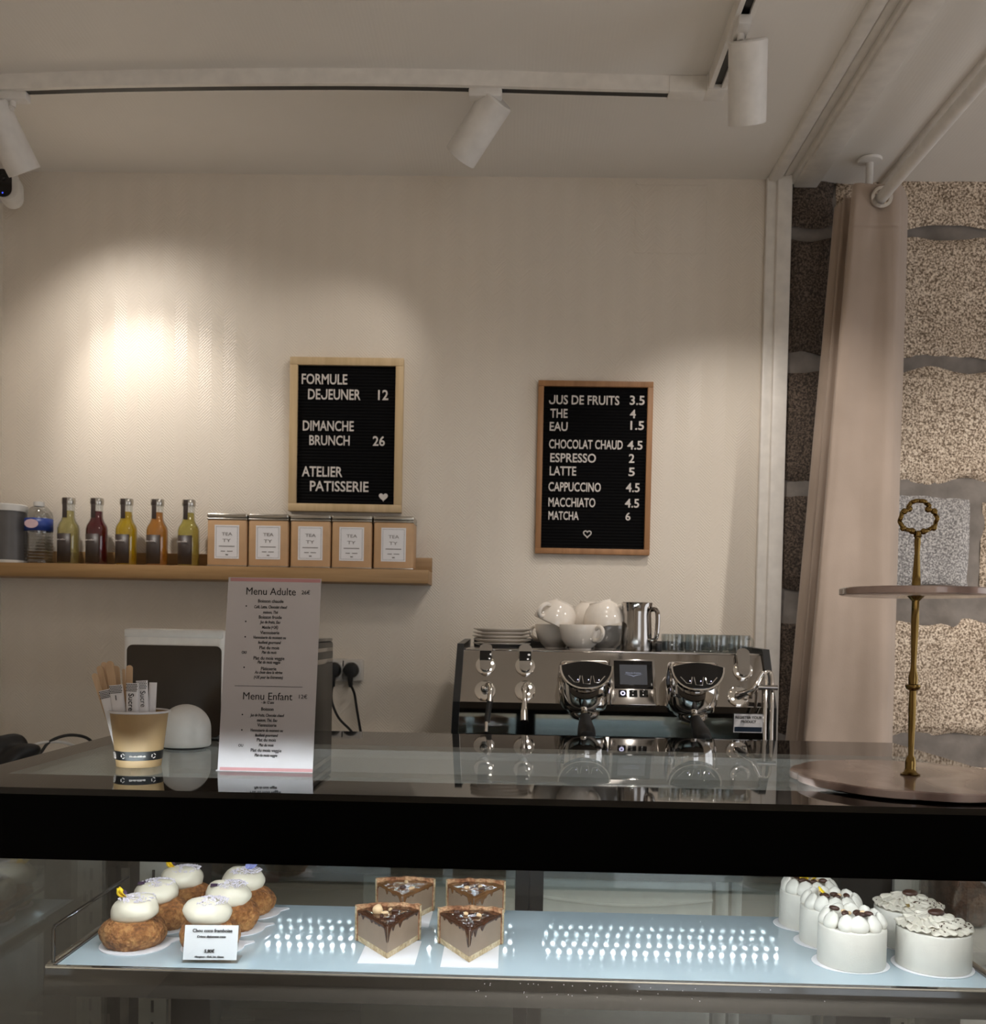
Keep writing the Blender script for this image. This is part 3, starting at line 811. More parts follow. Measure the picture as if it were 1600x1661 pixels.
MB().box((0, 0, 0.017), (0.12, 0.12, 0.034), None, 0.008).build('box_body', 'burgundy', bn)
bowl = MB().lathe([(0, 0), (0.06, 0), (0.10, 0.04), (0.115, 0.12), (0.11, 0.12), (0.09, 0.04), (0, 0.01)], (-0.44, 2.32, 0.64), 32)
tag(bowl.build('mixing_bowl', 'steel'), 'steel mixing bowl on the low shelf of the dark niche', 'bowl')
wm = thing('dishwasher', 'white under-counter machine seen through the back of the display case', 'appliance', (0.275, 2.19, 0))
MB().span((-0.20, -0.03, 0.05), (0.18, 0.45, 0.955), 0.012, 3).build('body', 'white', wm)
lid = MB()
lid.tube([(-0.198 + 0.376 * k / 12, -0.033, 0.915 - 0.016 * math.sin(PI * k / 12)) for k in range(13)], 0.004, 8)
lid.build('lid_seam', 'white', wm)
MB().span((-0.19, -0.045, 0.12), (0.16, -0.028, 0.55), 0.006).build('front_panel', 'white', wm)
for k, (px, r) in enumerate(((1172, 0.014), (1196, 0.011))):
    p = atY(px, 1440, 2.17)
    tag(MB().cyl((p.x, 2.17, 0), (p.x, 2.17, 0.955), r).cyl((p.x, 2.17, 0.80), (p.x, 2.17, 0.83), r * 1.25).build('water_pipe', 'white_plastic'),
        ('thicker white pipe right beside the white appliance' if k == 0 else 'thinner white pipe further right of the white appliance'), 'pipe', 'pipes beside the appliance')
gc = thing('grey_cabinet', 'grey steel cabinet right of the white pipes behind the case', 'cabinet', (0.60, 2.25, 0))
MB().span((-0.085, -0.05, 0.02), (0.095, 0.3, 0.955), 0.004).build('body', 'grey_panel', gc)
MB().span((0.0, -0.058, 0.06), (0.085, -0.048, 0.93), 0.003).build('door', 'light_grey', gc)

# ---- side counter behind the left end of the case, with pouch and cables
sc_ = thing('side_counter', 'low grey side counter against the left wall behind the case', 'counter', (-1.14, 2.42, 0))
MB().span((-0.290, -0.28, 0), (0.25, 0.325, 1.105)).build('carcass', 'grey_panel', sc_)
MB().span((-0.290, -0.30, 1.105), (0.26, 0.325, 1.13), 0.003).build('top', 'light_grey', sc_)
pc = atY(4, 1250, 2.25)
pch = MB().blob((0, 0, 0.045), (0.085, 0.05, 0.056), 5, 0.55, 22, 2)
for v in pch.bm.verts: v.co.z = max(0.0, v.co.z)
tag(pch.build('black_pouch', 'rubber', None, (pc.x, 2.25, 1.13)), 'crumpled black pouch at the left edge behind the counter', 'pouch')
def cable(name, pts, r, mat, lab):
    p = [atY(x, y, 2.5) for x, y in pts]
    p = [Vector((q.x, q.y + 0.03 * k, max(q.z, 1.13 + r))) for k, q in enumerate(p)]
    tag(MB().tube(catmull(p, 6), r, 8).build(name, mat), lab, 'cable')
cable('cable', [(30, 1245), (52, 1228), (62, 1208), (82, 1199), (102, 1203), (110, 1216), (112, 1250)], 0.0042, 'rubber', 'black cable looping up behind the left end of the case')
cable('cable', [(22, 1236), (44, 1212), (62, 1208), (80, 1211), (92, 1222), (100, 1250)], 0.0040, 'white_plastic', 'white cable looping in front of the black one on the left')

# ---- black box appliance behind the menu card
bx = thing('black_appliance', 'tall black box appliance half hidden behind the menu card', 'appliance', (0, 0, 0))
r_ = atY(541, 1040, 2.42); zt = atY(530, 1041, 2.30).z
MB().span((r_.x - 0.24, 2.14, ZB), (r_.x, 2.42, zt), 0.006).build('body', 'black', bx)
MB().span((r_.x - 0.236, 2.136, zt), (r_.x + 0.002, 2.40, zt + 0.008), 0.003).build('lid', 'black_gloss', bx)
MB().span((r_.x - 0.242, 2.136, zt - 0.052), (r_.x + 0.003, 2.40, zt - 0.040), 0.002).span((r_.x - 0.242, 2.136, zt - 0.024), (r_.x + 0.003, 2.40, zt - 0.014), 0.002).build('trim_bar', 'steel', bx)

# ================================================================ COFFEE MACHINE
XM, YM = 0.2335, 2.28
cm = thing('coffee_machine', 'two-group steel espresso machine with black sides on the back counter', 'coffee machine', (XM, YM, ZB))
ZT = atY(1000, 1057, 2.28).z - ZB            # top edge of front panel
HT, HB = 0.342, 0.3495
zm, zl = ZT - 0.118, ZT - 0.190
yt, ym, yl = -0.005, -0.062, -0.053
def xw(z): return HT + (HB - HT) * min(1.3, (ZT - z) / 0.19)
# body behind the panels
bd = MB()
prof = [(yt + 0.004, ZT), (ym + 0.004, zm), (yl + 0.004, zl), (0.04, zl - 0.01), (0.04, 0.10), (0.30, 0.10), (0.34, ZT)]
bd.prism(prof, 2 * HT - 0.01, Matrix(((0, 0, 1), (1, 0, 0), (0, 1, 0))), (-HT + 0.005, 0, 0))
bd.build('body', 'black', cm)
def panel(z1, y1, z0, y0, name, mat, curve=0.0):
    mb = MB()
    def fn(u, v):
        z = z0 + (z1 - z0) * v; y = y0 + (y1 - y0) * v - curve * math.sin(PI * v)
        return Vector((-xw(z) + 2 * xw(z) * u, y, z))
    mb.grid(fn, 2, 12)
    return mb.build(name, mat, cm, smooth=60)
panel(ZT, yt, zm, ym, 'front_panel', 'mirror_steel')
panel(zm, ym, zl, yl, 'lower_panel', 'mirror_steel', 0.0008)
MB().span((-HT, yt - 0.002, ZT - 0.003), (HT, 0.33, ZT + 0.001), 0.001).build('cup_tray', 'steel', cm)
for sgn in (-1, 1):
    sp = MB()
    out = [(yt - 0.006, ZT + 0.012), (ym - 0.005, zm), (yl - 0.005, zl - 0.02), (0.0, zl - 0.06), (0.30, zl - 0.06), (0.345, ZT + 0.02), (0.10, ZT + 0.014)]
    a = [sp.bm.verts.new((sgn * xw(z), y, z)) for y, z in out]
    b_ = [sp.bm.verts.new((sgn * (xw(z) + 0.016), y, z)) for y, z in out]
    sp.bm.faces.new(a); sp.bm.faces.new(b_[::-1])
    for i in range(len(a)):
        j = (i + 1) % len(a); sp.bm.faces.new((a[i], a[j], b_[j], b_[i]))
    sp._fin(); sp.build('side_panel', 'black', cm, smooth=0)
MB().span((-HT + 0.01, 0.318, ZT), (HT - 0.02, 0.330, ZT + 0.024), 0.003).build('tray_rail', 'black', cm)
MB().span((HT - 0.235, 0.05, ZT), (HT - 0.22, 0.31, ZT + 0.022), 0.003).build('tray_divider', 'black', cm)
MB().span((-HT + 0.01, -0.05, 0.05), (HT - 0.01, 0.32, 0.10), 0.004).build('drip_tray', 'steel', cm)
for sx in (-1, 1):
    for sy in (-0.02, 0.28):
        MB().cyl((sx * (HT - 0.05), sy, 0), (sx * (HT - 0.05), sy, 0.055), 0.022, 0.018).build('foot', 'chrome', cm)
def yz_on(px, py):
    """point of the sloping front panel seen at a pixel"""
    d = ray(px, py); n = Vector((0, (ZT - zm), -(yt - ym))); p0 = Vector((0, YM + yt, ZB + ZT))
    k = (p0 - CAM).dot(n) / d.dot(n); return CAM + d * k - Vector(cm.location)
TILT = math.atan2(yt - ym, ZT - zm)
PF = Matrix.Rotation(-TILT, 3, 'X') @ FACING       # panel frame: X right, Y up along the panel, Z out
def frame(px, py, off=0.0):
    return Matrix.Translation(yz_on(px, py) + (PF @ Vector((0, 0, off)))) @ PF.to_4x4()
def bez(mb, mt): 
    for v in mb.bm.verts: v.co = mt @ v.co
    return mb
def part_at(mb, name, mat, mt, parent=cm, **k): return bez(mb, mt).build(name, mat, parent, **k)
# group heads
def group_head(px, py_top, py_bot):
    c = frame((px), (py_top + py_bot) / 2)
    o = c.translation
    zt_ = atY(px, py_top, YM - 0.10).z - ZB
    zb_ = atY(px, py_bot, YM - 0.10).z - ZB
    h = zt_ - zb_
    yc = o.y - 0.046
    g = MB()
    sq = lambda a, r, z: (1.0 / (abs(math.cos(a)) ** 3.2 + abs(math.sin(a)) ** 3.2) ** (1 / 3.2)) if z > 0.3 * h else 1.0
    g.lathe([(0, 0.0), (0.030, 0.0), (0.038, 0.008), (0.048, 0.10 * h), (0.055, 0.24 * h), (0.058, 0.40 * h), (0.060, 0.66 * h), (0.056, 0.90 * h), (0.053, 0.97 * h), (0.048, 1.0 * h), (0, 1.0 * h)],
            (o.x, yc, zb_), 48, rfun=lambda a, r, z: 0.93 + 0.07 * sq(a, r, z))
    g.span((o.x - 0.040, yc, zb_ + 0.35 * h), (o.x + 0.040, o.y + 0.01, zt_ - 0.004), 0.006)
    head = g.build('group_head', 'chrome', cm, smooth=50)
    # black half-moon control panel leaning back on the head front
    al = math.radians(24)
    R = Matrix.Rotation(-al, 3, 'X') @ FACING
    w, hh = 0.054, 0.054
    pts = []
    for k in range(17):
        a = PI + PI * k / 16; pts.append((w * math.cos(a), 0.002 + hh * math.sin(a) * (0.92 + 0.08 * abs(math.cos(a)))))
    top = [(w * (1 - 2 * k / 8), 0.002 + 0.010 * math.sin(PI * k / 8)) for k in range(1, 8)]
    out = pts + top
    base = Vector((o.x, yc - 0.060, zt_ - 0.012))
    MB().prism([(x * 1.07, y * 1.07) for x, y in out], 0.012, R, base - R @ Vector((0, 0, 0.009))).build('panel_rim', 'chrome', cm)
    MB().prism(out, 0.0045, R, base).build('control_panel', 'black_gloss', cm)
    bt = MB(); mt = Matrix.Translation(base + R @ Vector((0, 0, 0.005))) @ R.to_4x4()
    for k, (cx_, sl) in enumerate(((-0.024, 0.008), (0.0, 0.004), (0.024, -0.008))):
        yb0 = -0.040 if k == 1 else -0.037
        q = [(cx_ - 0.011 + (0.001 if k else -0.004), -0.022), (cx_ - 0.007 + (sl if k == 0 else 0) * 0.6, yb0), (cx_ + 0.007 + (sl if k == 2 else 0) * 0.6, yb0), (cx_ + 0.011 + (0.004 if k == 2 else -0.001), -0.022)]
        bt.tube([mt @ Vector((x, y, 0)) for x, y in q], 0.0011, 6)
    bt.build('button_outline', 'chrome', cm)
    ld = MB()
    for x in (-0.022, 0.001, 0.023): ld.blob(mt @ Vector((x + 0.003, -0.031, 0.0005)), (0.0014,) * 3, 1)
    ld.build('indicator', 'button_glow', cm)
    # portafilter with its black handle pointing at the viewer
    pf = MB().lathe([(0, -0.016), (0.020, -0.016), (0.030, -0.010), (0.034, -0.002), (0.034, 0.006), (0, 0.006)], (o.x + 0.002, yc, zb_ + 0.002), 32)
    pf.cyl((o.x, yc - 0.03, zb_ - 0.002), (o.x - 0.002, yc - 0.055, zb_ - 0.006), 0.009, 0.011)
    pf.build('portafilter', 'chrome', cm)
    hx = [(0, -0.055, -0.004, 0.0115), (-0.001, -0.075, -0.010, 0.0135), (-0.002, -0.10, -0.018, 0.016), (-0.002, -0.125, -0.026, 0.0185), (-0.003, -0.145, -0.032, 0.019), (-0.003, -0.157, -0.036, 0.015), (-0.003, -0.162, -0.038, 0.006)]
    MB().tube([(o.x + a, yc + b, zb_ + c_) for a, b, c_, r in hx], [r for *_, r in hx], 20).build('portafilter_handle', 'rubber', cm)
    sp = MB().box((o.x + 0.028, yc - 0.028, zb_ + 0.2 * h), (0.030, 0.030, 0.028), None, 0.006)
    sp.build('drain_spout', 'chrome', cm)
group_head(945, 1072, 1158)
group_head(1117, 1074, 1162)
# display
def quad(mb, pxa, pya, pxb, pyb, z0, z1, bev=0.0):
    a = yz_on(pxa, pyb); b_ = yz_on(pxb, pya)
    ia = PF.transposed() @ a; ib = PF.transposed() @ b_
    mt = PF.to_4x4()
    k = len(mb.bm.verts); mb.span((ia.x, ia.y, ia.z + z0), (ib.x, ib.y, ia.z + z1), bev)
    mb.bm.verts.ensure_lookup_table()
    for v in mb.bm.verts[k:]: v.co = mt @ v.co
    return mb
quad(MB(), 990, 1073, 1061, 1146, 0, 0.012, 0.003).build('display_plate', 'steel', cm)
dp = quad(MB(), 996, 1076.5, 1057, 1120, 0.0, 0.0145, 0.001).build('display', 'black_gloss', cm)
quad(MB(), 1005, 1083, 1048, 1114, 0.0, 0.0152).build('screen', 'screen_glow', dp)
mt = frame(1026.5, 1098, 0.0157)
lg = MB(); put_text(lg, 'Victoria Arduino', -0.017, 0.017, 0.001, 0.0045, mt, 0.0002, 0.35)
lg.prism([(-0.020, 0.0), (-0.004, -0.0025), (0, -0.0045), (0.004, -0.0025), (0.020, 0.0), (0.004, -0.0040), (0, -0.0062), (-0.004, -0.0040)], 0.0003, mt.to_3x3(), mt.translation)
lg.build('screen_logo', 'logo_glow', dp, smooth=0)
for k, xa in enumerate((1003, 1020, 1037)):
    bt = quad(MB(), xa, 1123, xa + 13, 1134, 0.0, 0.0145, 0.001).build('button', 'black_gloss', cm)
    if k == 0:
        m_ = frame(xa + 6.5, 1128.5, 0.0150)
        MB().tube([m_ @ Vector((0.0042 * math.cos(a * PI / 8), 0.0042 * math.sin(a * PI / 8), 0)) for a in range(16)], 0.0011, 6, True).build('power_symbol', 'button_glow', bt)
# paddles and steam taps
def ring(px, py, r=0.0225):
    m_ = frame(px, py, 0.0)
    part_at(MB().lathe([(0, 0), (r, 0), (r, 0.004), (r - 0.004, 0.006), (0, 0.0045)], n=36), 'tap_ring', 'chrome', m_)
def paddle(px, py, window):
    ring(px, py)
    m_ = frame(px, py, 0.004)
    out = [(0.0125 * math.cos(a), -0.006 + 0.0125 * math.sin(a)) for a in [PI + PI * k / 10 for k in range(11)]]
    out += [(0.0150 * math.cos(a), 0.036 + 0.0125 * math.sin(a)) for a in [PI * k / 10 for k in range(11)]]
    pd = part_at(MB().prism(out, 0.014), 'paddle', 'steel', m_)
    if window: part_at(MB().span((-0.0135, 0.006, 0.012), (0.0135, 0.030, 0.0150), 0.001), 'paddle_window', 'black_gloss', m_, pd)
for px, py, w in ((788, 1080, True), (852, 1081, True), (1205, 1088, False)): paddle(px, py, w)
for px, py in ((787, 1121), (852, 1121), (1197, 1130)): ring(px, py, 0.0235)
def hose(pts, r, name, mat, par=cm, n=12):
    p = [yz_on(x, y) + PF @ Vector((0, 0, off)) for x, y, off in pts]
    rs = r
    if isinstance(r, list) and len(r) != len(p): raise ValueError
    if isinstance(r, list):
        c = catmull([Vector((v.x, v.y, v.z)) for v in p], 6); rr_ = catmull([Vector((q, 0, 0)) for q in r], 6); rs = [q.x for q in rr_]
        return MB().tube(c, rs, n).build(name, mat, par, smooth=60)
    return MB().tube(catmull(p, 6), rs, n).build(name, mat, par, smooth=60)
for px in (787, 852):
    m_ = frame(px, 1121, 0.006)
    part_at(MB().blob((0, 0, 0.006), (0.010, 0.010, 0.012), 3), 'ball_joint', 'chrome', m_)
w1 = hose([(786, 1119, 0.01), (793, 1119, 0.032), (797, 1127, 0.042), (796, 1140, 0.044), (795, 1153, 0.046)], 0.0052, 'steam_wand', 'chrome')
hose([(795, 1151, 0.046), (793, 1166, 0.048), (790.5, 1184, 0.05)], [0.0064, 0.0068, 0.006], 'wand_sleeve', 'rubber', w1)
hose([(790.5, 1183, 0.05), (790, 1190, 0.05), (789.5, 1200, 0.05)], 0.0042, 'wand_tip', 'chrome', w1)
w2 = hose([(852, 1120, 0.01), (852, 1119, 0.030), (851.5, 1130, 0.040), (851, 1148, 0.042), (850, 1166, 0.044), (850, 1182, 0.046)], [0.0055, 0.0055, 0.0055, 0.0056, 0.0085, 0.0095], 'water_spout', 'chrome')
part_at(MB().cyl((0, 0, 0), (0.018, 0, 0.024), 0.010, 0.007), 'ball_joint', 'chrome', frame(1197, 1130, 0.005))
hose([(1197, 1131, 0.02), (1215, 1128, 0.040), (1224, 1112, 0.046), (1230, 1104, 0.046), (1235, 1112, 0.046), (1233, 1150, 0.050), (1231.5, 1185, 0.052), (1231, 1215, 0.052)], 0.0042, 'steam_wand', 'chrome')
hose([(1224, 1122, 0.036), (1232, 1106, 0.040), (1240, 1101, 0.040), (1245.5, 1110, 0.040), (1245, 1150, 0.043), (1243.5, 1185, 0.045), (1243, 1215, 0.045)], 0.0042, 'steam_wand', 'chrome')
hose([(1222, 1129, 0.050), (1236, 1129.5, 0.052), (1252, 1130, 0.052)], 0.0055, 'wand_grip', 'steel')
# sticker
def on_lower(px, py):
    d = ray(px, py); p0 = Vector((0, YM + ym, ZB + zm)); n = Vector((0, (zm - zl), (yl - ym)))
    k = (p0 - CAM).dot(n) / d.dot(n); return CAM + d * k - Vector(cm.location)
a, b_ = on_lower(1189, 1187), on_lower(1238, 1158)
LT = math.atan2(yl - ym, zm - zl)
LF = Matrix.Rotation(LT, 3, 'X') @ FACING
W_, H_ = b_.x - a.x, (b_ - a).length; H_ = math.sqrt(max(1e-6, H_ ** 2 - W_ ** 2))
mt = Matrix.Translation((a + b_) / 2 + LF @ Vector((0, 0, 0.006))) @ LF.to_4x4()
stk = part_at(MB().span((-W_ / 2, -H_ / 2, -0.0006), (W_ / 2, H_ / 2, 0.0), 0.0), 'sticker', 'paper', mt)
part_at(MB().span((-W_ / 2 + 0.002, -H_ / 2 + 0.002, 0), (W_ / 2 - 0.002, -H_ / 2 + 0.013, 0.0003)), 'sticker_band', 'navy', mt, stk)
tm = MB()
put_text(tm, 'REGISTER YOUR', -W_ / 2 + 0.003, W_ / 2 - 0.003, H_ / 2 - 0.0105, 0.006, mt, 0.0004, 0, 0.02)
put_text(tm, 'PRODUCT', -0.017, 0.017, H_ / 2 - 0.020, 0.006, mt, 0.0004, 0, 0.02)
tm.build('sticker_text', 'ink', stk, smooth=0)

# ================================================================ CUPS, PLATES, PITCHER, GLASS MUGS ON THE MACHINE
ZTM = ZB + ZT + 0.001
def saucer_mb():
    return MB().lathe([(0, 0), (0.036, 0), (0.038, 0.002), (0.060, 0.0065), (0.0705, 0.0105), (0.0712, 0.0125), (0.069, 0.0125), (0.058, 0.0095), (0.036, 0.005), (0, 0.005)], n=48)
xs = atY(814.5, 1030, 2.42).x
s0 = None
for k, nm in enumerate(('bottom saucer of the stack of five on the machine', 'second saucer from the bottom of the stack', 'middle saucer of the stack of five', 'fourth saucer up in the stack', 'topmost saucer of the stack')):
    off = 0.0015 * math.sin(k * 2.1)
    if s0 is None:
        s0 = saucer_mb().build('saucer', 'porcelain', None, (xs, 2.42, ZTM)); o = s0
    else:
        o = s0.copy(); COL.objects.link(o); o.location = (xs + off, 2.42, ZTM + 0.0085 * k + 0.0006)
    tag(o, 'cream ' + nm, 'saucer', 'saucers stacked on the coffee machine')
def cup_thing(label, loc, rotz, R=0.052, H=0.060, tilt=None):
    th = thing('coffee_cup', label, 'cup', loc, rotz, 'cream cups on the coffee machine')
    pr = [(0, 0.002), (0.022, 0.002), (0.023, 0), (0.026, 0), (0.0265, 0.004), (0.036, 0.012), (0.0455, 0.026), (0.0500, 0.042), (0.052, 0.058), (0.0515, 0.060), (0.0495, 0.059), (0.0475, 0.042), (0.043, 0.027), (0.034, 0.014), (0, 0.008)]
    MB().lathe(pr, n=48).build('bowl', 'porcelain', th)
    hp = [(0.0485, 0, 0.050), (0.060, 0, 0.055), (0.070, 0, 0.049), (0.071, 0, 0.036), (0.060, 0, 0.024), (0.0445, 0, 0.022)]
    MB().tube(catmull(hp, 5), 0.0052, 10).build('handle', 'porcelain', th)
    if tilt: th.rotation_euler = tilt
    return th
def cx_(px, Y): return atY(px, 1030, Y).x
c0 = cup_thing('cream cup at the back left of the lower cup row', (cx_(902, 2.435), 2.435, ZTM), 2.6)
def cup(label, loc, rot):
    o = dup(c0, loc, 0, label); o.rotation_euler = rot; return o
cup('cream cup in front in the lower row, its handle pointing at the viewer', (cx_(942, 2.345), 2.345, ZTM), (0, 0, -0.85))
cup('cream cup on the right of the lower row beside the milk pitcher', (cx_(982, 2.44), 2.44, ZTM), (0, 0, -0.55))
zr = ZTM + 0.060
def tipped(th, spin):
    return (Matrix.Rotation(0, 3, 'Z') @ Matrix.Rotation(math.radians(th), 3, 'Y') @ Matrix.Rotation(math.radians(spin), 3, 'Z')).to_euler()
cup('cream cup upside down on top at the left, its rim lifted on the left', (cx_(914, 2.385), 2.385, zr + 0.054), tipped(204, -50))
cup('cream cup upside down on top in the middle, its handle to the left', (cx_(957, 2.475), 2.475, zr + 0.058), tipped(184, 20))
cup('cream cup upside down on top at the right, next to the milk pitcher', (cx_(972, 2.375), 2.37, zr + 0.057), tipped(166, -152))
# milk pitcher
xp = atY(1033, 1020, 2.345).x
mp = thing('milk_pitcher', 'polished steel milk pitcher between cream cups and glass mugs', 'pitcher', (xp, 2.345, ZTM))
MB().lathe([(0, 0), (0.036, 0), (0.0375, 0.004), (0.036, 0.05), (0.034, 0.085), (0.036, 0.112), (0.035, 0.112), (0.033, 0.085), (0.035, 0.05), (0.035, 0.006), (0, 0.005)], n=44).build('body', 'steel', mp)
MB().lathe([(0.0347, 0.094), (0.0362, 0.110), (0.037, 0.114), (0.0355, 0.115), (0.0338, 0.096)], n=44).build('rim', 'mirror_steel', mp)
MB().tube(catmull([(0.030, -0.012, 0.098), (0.040, -0.026, 0.098), (0.045, -0.030, 0.085), (0.044, -0.030, 0.045), (0.040, -0.026, 0.028), (0.031, -0.016, 0.026)], 5), 0.0055, 10).build('handle', 'mirror_steel', mp)
# glass mugs
def glass_mug(label, loc, rz):
    th = thing('glass_mug', label, 'glass mug', loc, rz, 'small glass mugs on the machine')
    MB().lathe([(0, 0), (0.0245, 0), (0.0255, 0.002), (0.0265, 0.041), (0.026, 0.042), (0.0245, 0.041), (0.0238, 0.005), (0, 0.004)], n=32).build('body', 'mug_glass', th)
    MB().tube(catmull([(0.0255, 0, 0.034), (0.036, 0, 0.034), (0.040, 0, 0.024), (0.036, 0, 0.012), (0.0250, 0, 0.010)], 5), 0.0032, 8).build('handle', 'mug_glass', th)
    return th
g0 = None
for px, Y, rz, lab in ((1091, 2.36, -1.35, 'leftmost small glass mug in the front row beside the pitcher'), (1128, 2.37, -0.3, 'second small glass mug from the left, handle to the right'),
                       (1163, 2.36, -0.2, 'third small glass mug from the left in the front row'), (1199, 2.365, -0.9, 'rightmost small glass mug by the black side panel'),
                       (1112, 2.46, 0.5, 'small glass mug behind the two leftmost ones'), (1148, 2.465, -0.6, 'small glass mug behind the middle ones'), (1184, 2.46, -1.2, 'small glass mug in the back row on the right')):
    loc = (atY(px, 1040, Y).x, Y, ZTM)
    if g0 is None: g0 = glass_mug('small clear ' + lab.replace('small ', ''), loc, rz)
    else: dup(g0, loc, rz, lab)
# ================================================================ DISPLAY CASE
XA, XB, YA, YB = -0.705, 0.728, 1.168, 1.880
ZC1 = 1.30
w0, w1 = atZ(5, 1258, ZC1), atZ(510, 1207, ZC1)
wx0, wy0, wy1 = w0.x - 0.003, atZ(800, 1272, ZC1).y, w1.y
wx1 = XB + (XA - wx0)
dc = thing('display_case', 'glass pastry display case with a black front band and mirror-like top', 'display case', (0, 1.5, 0))
def cb(mb, name, mat, par=dc, **k):
    for v in mb.bm.verts: v.co.y -= 1.5
    return mb.build(name, mat, par, **k)
# top: one pane, clear in the middle, printed black along its edges
cb(MB().span((wx0, wy0, ZC1 - 0.008), (wx1, wy1, ZC1)), 'top_pane', 'top_glass', smooth=0)
bt = MB()
for a, b_ in (((XA, YA, ZC1 - 0.008), (XB, wy0, ZC1)), ((XA, wy1, ZC1 - 0.008), (XB, YB, ZC1)), ((XA, wy0, ZC1 - 0.008), (wx0, wy1, ZC1)), ((wx1, wy0, ZC1 - 0.008), (XB, wy1, ZC1))): bt.span(a, b_)
cb(bt, 'black_border', 'black_glass', smooth=0)
zf = atY(800, 1411, YA).z
cb(MB().span((XA, YA, zf), (XB, YA + 0.008, ZC1 - 0.008)), 'front_band', 'band_black', smooth=0)
cb(MB().span((XA + 0.01, YA + 0.008, zf + 0.004), (XB - 0.01, YA + 0.040, ZC1 - 0.0085)), 'lamp_housing', 'black', smooth=0)
cb(MB().span((XA, YA, 0.70), (XB, YA + 0.006, zf)), 'front_pane', 'glass', smooth=0)
cb(MB().span((XA, YA + 0.006, 0.70), (XA + 0.006, YB - 0.03, ZC1 - 0.008)), 'side_pane', 'side_glass', smooth=0)
cb(MB().span((XB - 0.006, YA + 0.006, 0.70), (XB, YB - 0.03, ZC1 - 0.008)), 'side_pane', 'side_glass', smooth=0)
# base
cb(MB().span((XA, YA, 0.0), (XB, YB, 0.66), 0.004), 'base_cabinet', 'black')
cb(MB().span((XA, YA, 0.66), (XB, YB, 0.70), 0.002), 'base_deck', 'light_grey')
# rear frame: corner posts, header, sliding doors with dark stiles, slotted pilasters
cb(MB().span((XA, YB - 0.012, 0.70), (XA + 0.025, YB, ZC1 - 0.008)).span((XB - 0.025, YB - 0.012, 0.70), (XB, YB, ZC1 - 0.008)).span((XA, YB - 0.03, 1.226), (XB, YB, ZC1 - 0.0085)), 'rear_frame', 'grey_panel', smooth=0)
def xY(px, Y): return atY(px, 1450, Y).x
def door(x0, x1, a, b_, name='rear_door'):
    # double-glazed rear door: dark frame, panes at its two faces
    y0, y1 = 1.794, 1.866
    st = MB()
    st.span((x0, y0, 0.71), (x0 + a, y1, 1.225)).span((x1 - b_, y0, 0.71), (x1, y1, 1.225))
    st.span((x0 + a, y0, 0.71), (x1 - b_, y1, 0.74)).span((x0 + a, y0, 1.20), (x1 - b_, y1, 1.225))
    d = cb(st, name, 'black', smooth=0)
    for y in (y0 + 0.001, y1 - 0.004):
        cb(MB().span((x0 + a, y, 0.74), (x1 - b_, y + 0.003, 1.20)), 'door_pane', 'door_glass', d, smooth=0)
xm = (xY(836, 1.80) + xY(881, 1.80)) / 2; hwm = (xY(881, 1.80) - xY(836, 1.80)) / 2
door(xY(281, 1.80), xm, xY(344, 1.8) - xY(281, 1.8), hwm); door(xm + 0.0005, xY(1446, 1.80), hwm, xY(1446, 1.8) - xY(1361, 1.8))
def pilaster(xa, xb, Y, ytop=1.25):
    pl_ = MB().span((xa, Y, 0.70), (xb, Y + 0.012, 1.285), 0.001)
    d = cb(pl_, 'pilaster', 'pilaster')
    sl = MB()
    z = 0.75
    while z < 1.25:
        sl.span(((xa + xb) / 2 - 0.0025, Y - 0.0008, z), ((xa + xb) / 2 + 0.0025, Y + 0.004, z + 0.022)); z += 0.040
    cb(sl, 'slots', 'black', d, smooth=0)
pilaster(xY(226, 1.77), xY(272, 1.77), 1.77); pilaster(xY(1451, 1.76), xY(1491, 1.76), 1.76)
cb(MB().span((XA + 0.008, 1.80, 0.70), (XA + 0.03, 1.84, 1.285)), 'corner_post', 'black')
cb(MB().span((XB - 0.03, 1.79, 0.70), (XB - 0.008, 1.84, 1.285)), 'corner_post', 'black')
# lamp: two rows of bright dots under the front edge, aluminium channel
ch = MB().span((XA + 0.03, YA + 0.042, ZC1 - 0.022), (XB - 0.03, YA + 0.089, ZC1 - 0.0095))
cb(ch, 'led_channel', 'steel')
n = 52
for r_ in range(2):
    ld = MB(); pr_ = [(0.0056, 0), (0.0045, -0.0022), (0, -0.003)]
    for k in range(n):
        x = XA + 0.045 + (XB - XA - 0.09) * (k + 0.5 * r_) / n
        if r_: ld.lathe(pr_, (x, YA + 0.089, ZC1 - 0.0158), 10, Matrix.Rotation(PI / 2, 3, 'X'))     # along the channel's rear face
        else: ld.lathe(pr_, (x, YA + 0.050, ZC1 - 0.022), 10)
    lo = cb(ld, 'led_dots', 'led_rear' if r_ else 'led'); lo['kind'] = 'stuff'
# perforated vent rail below the rear edge of the clear top
vz = 1.275
va, vb = atZ(505, 1223, vz).y, atZ(505, 1207, 1.292).y
vr = MB().box((0.0, 1.802, 1.276), (1.30, 0.012, 0.030), None, 0.002)
vent = cb(vr, 'vent_rail', 'light_grey')
vd = MB(); k = 0; x = -0.64
while x < 0.64:
    for z_ in (1.286, 1.277):
        vd.box((x, 1.7955, z_), (0.005, 0.002, 0.003))
    x += 0.0125
o = cb(vd, 'perforations', 'grey_panel', vent, smooth=0); o['kind'] = 'stuff'
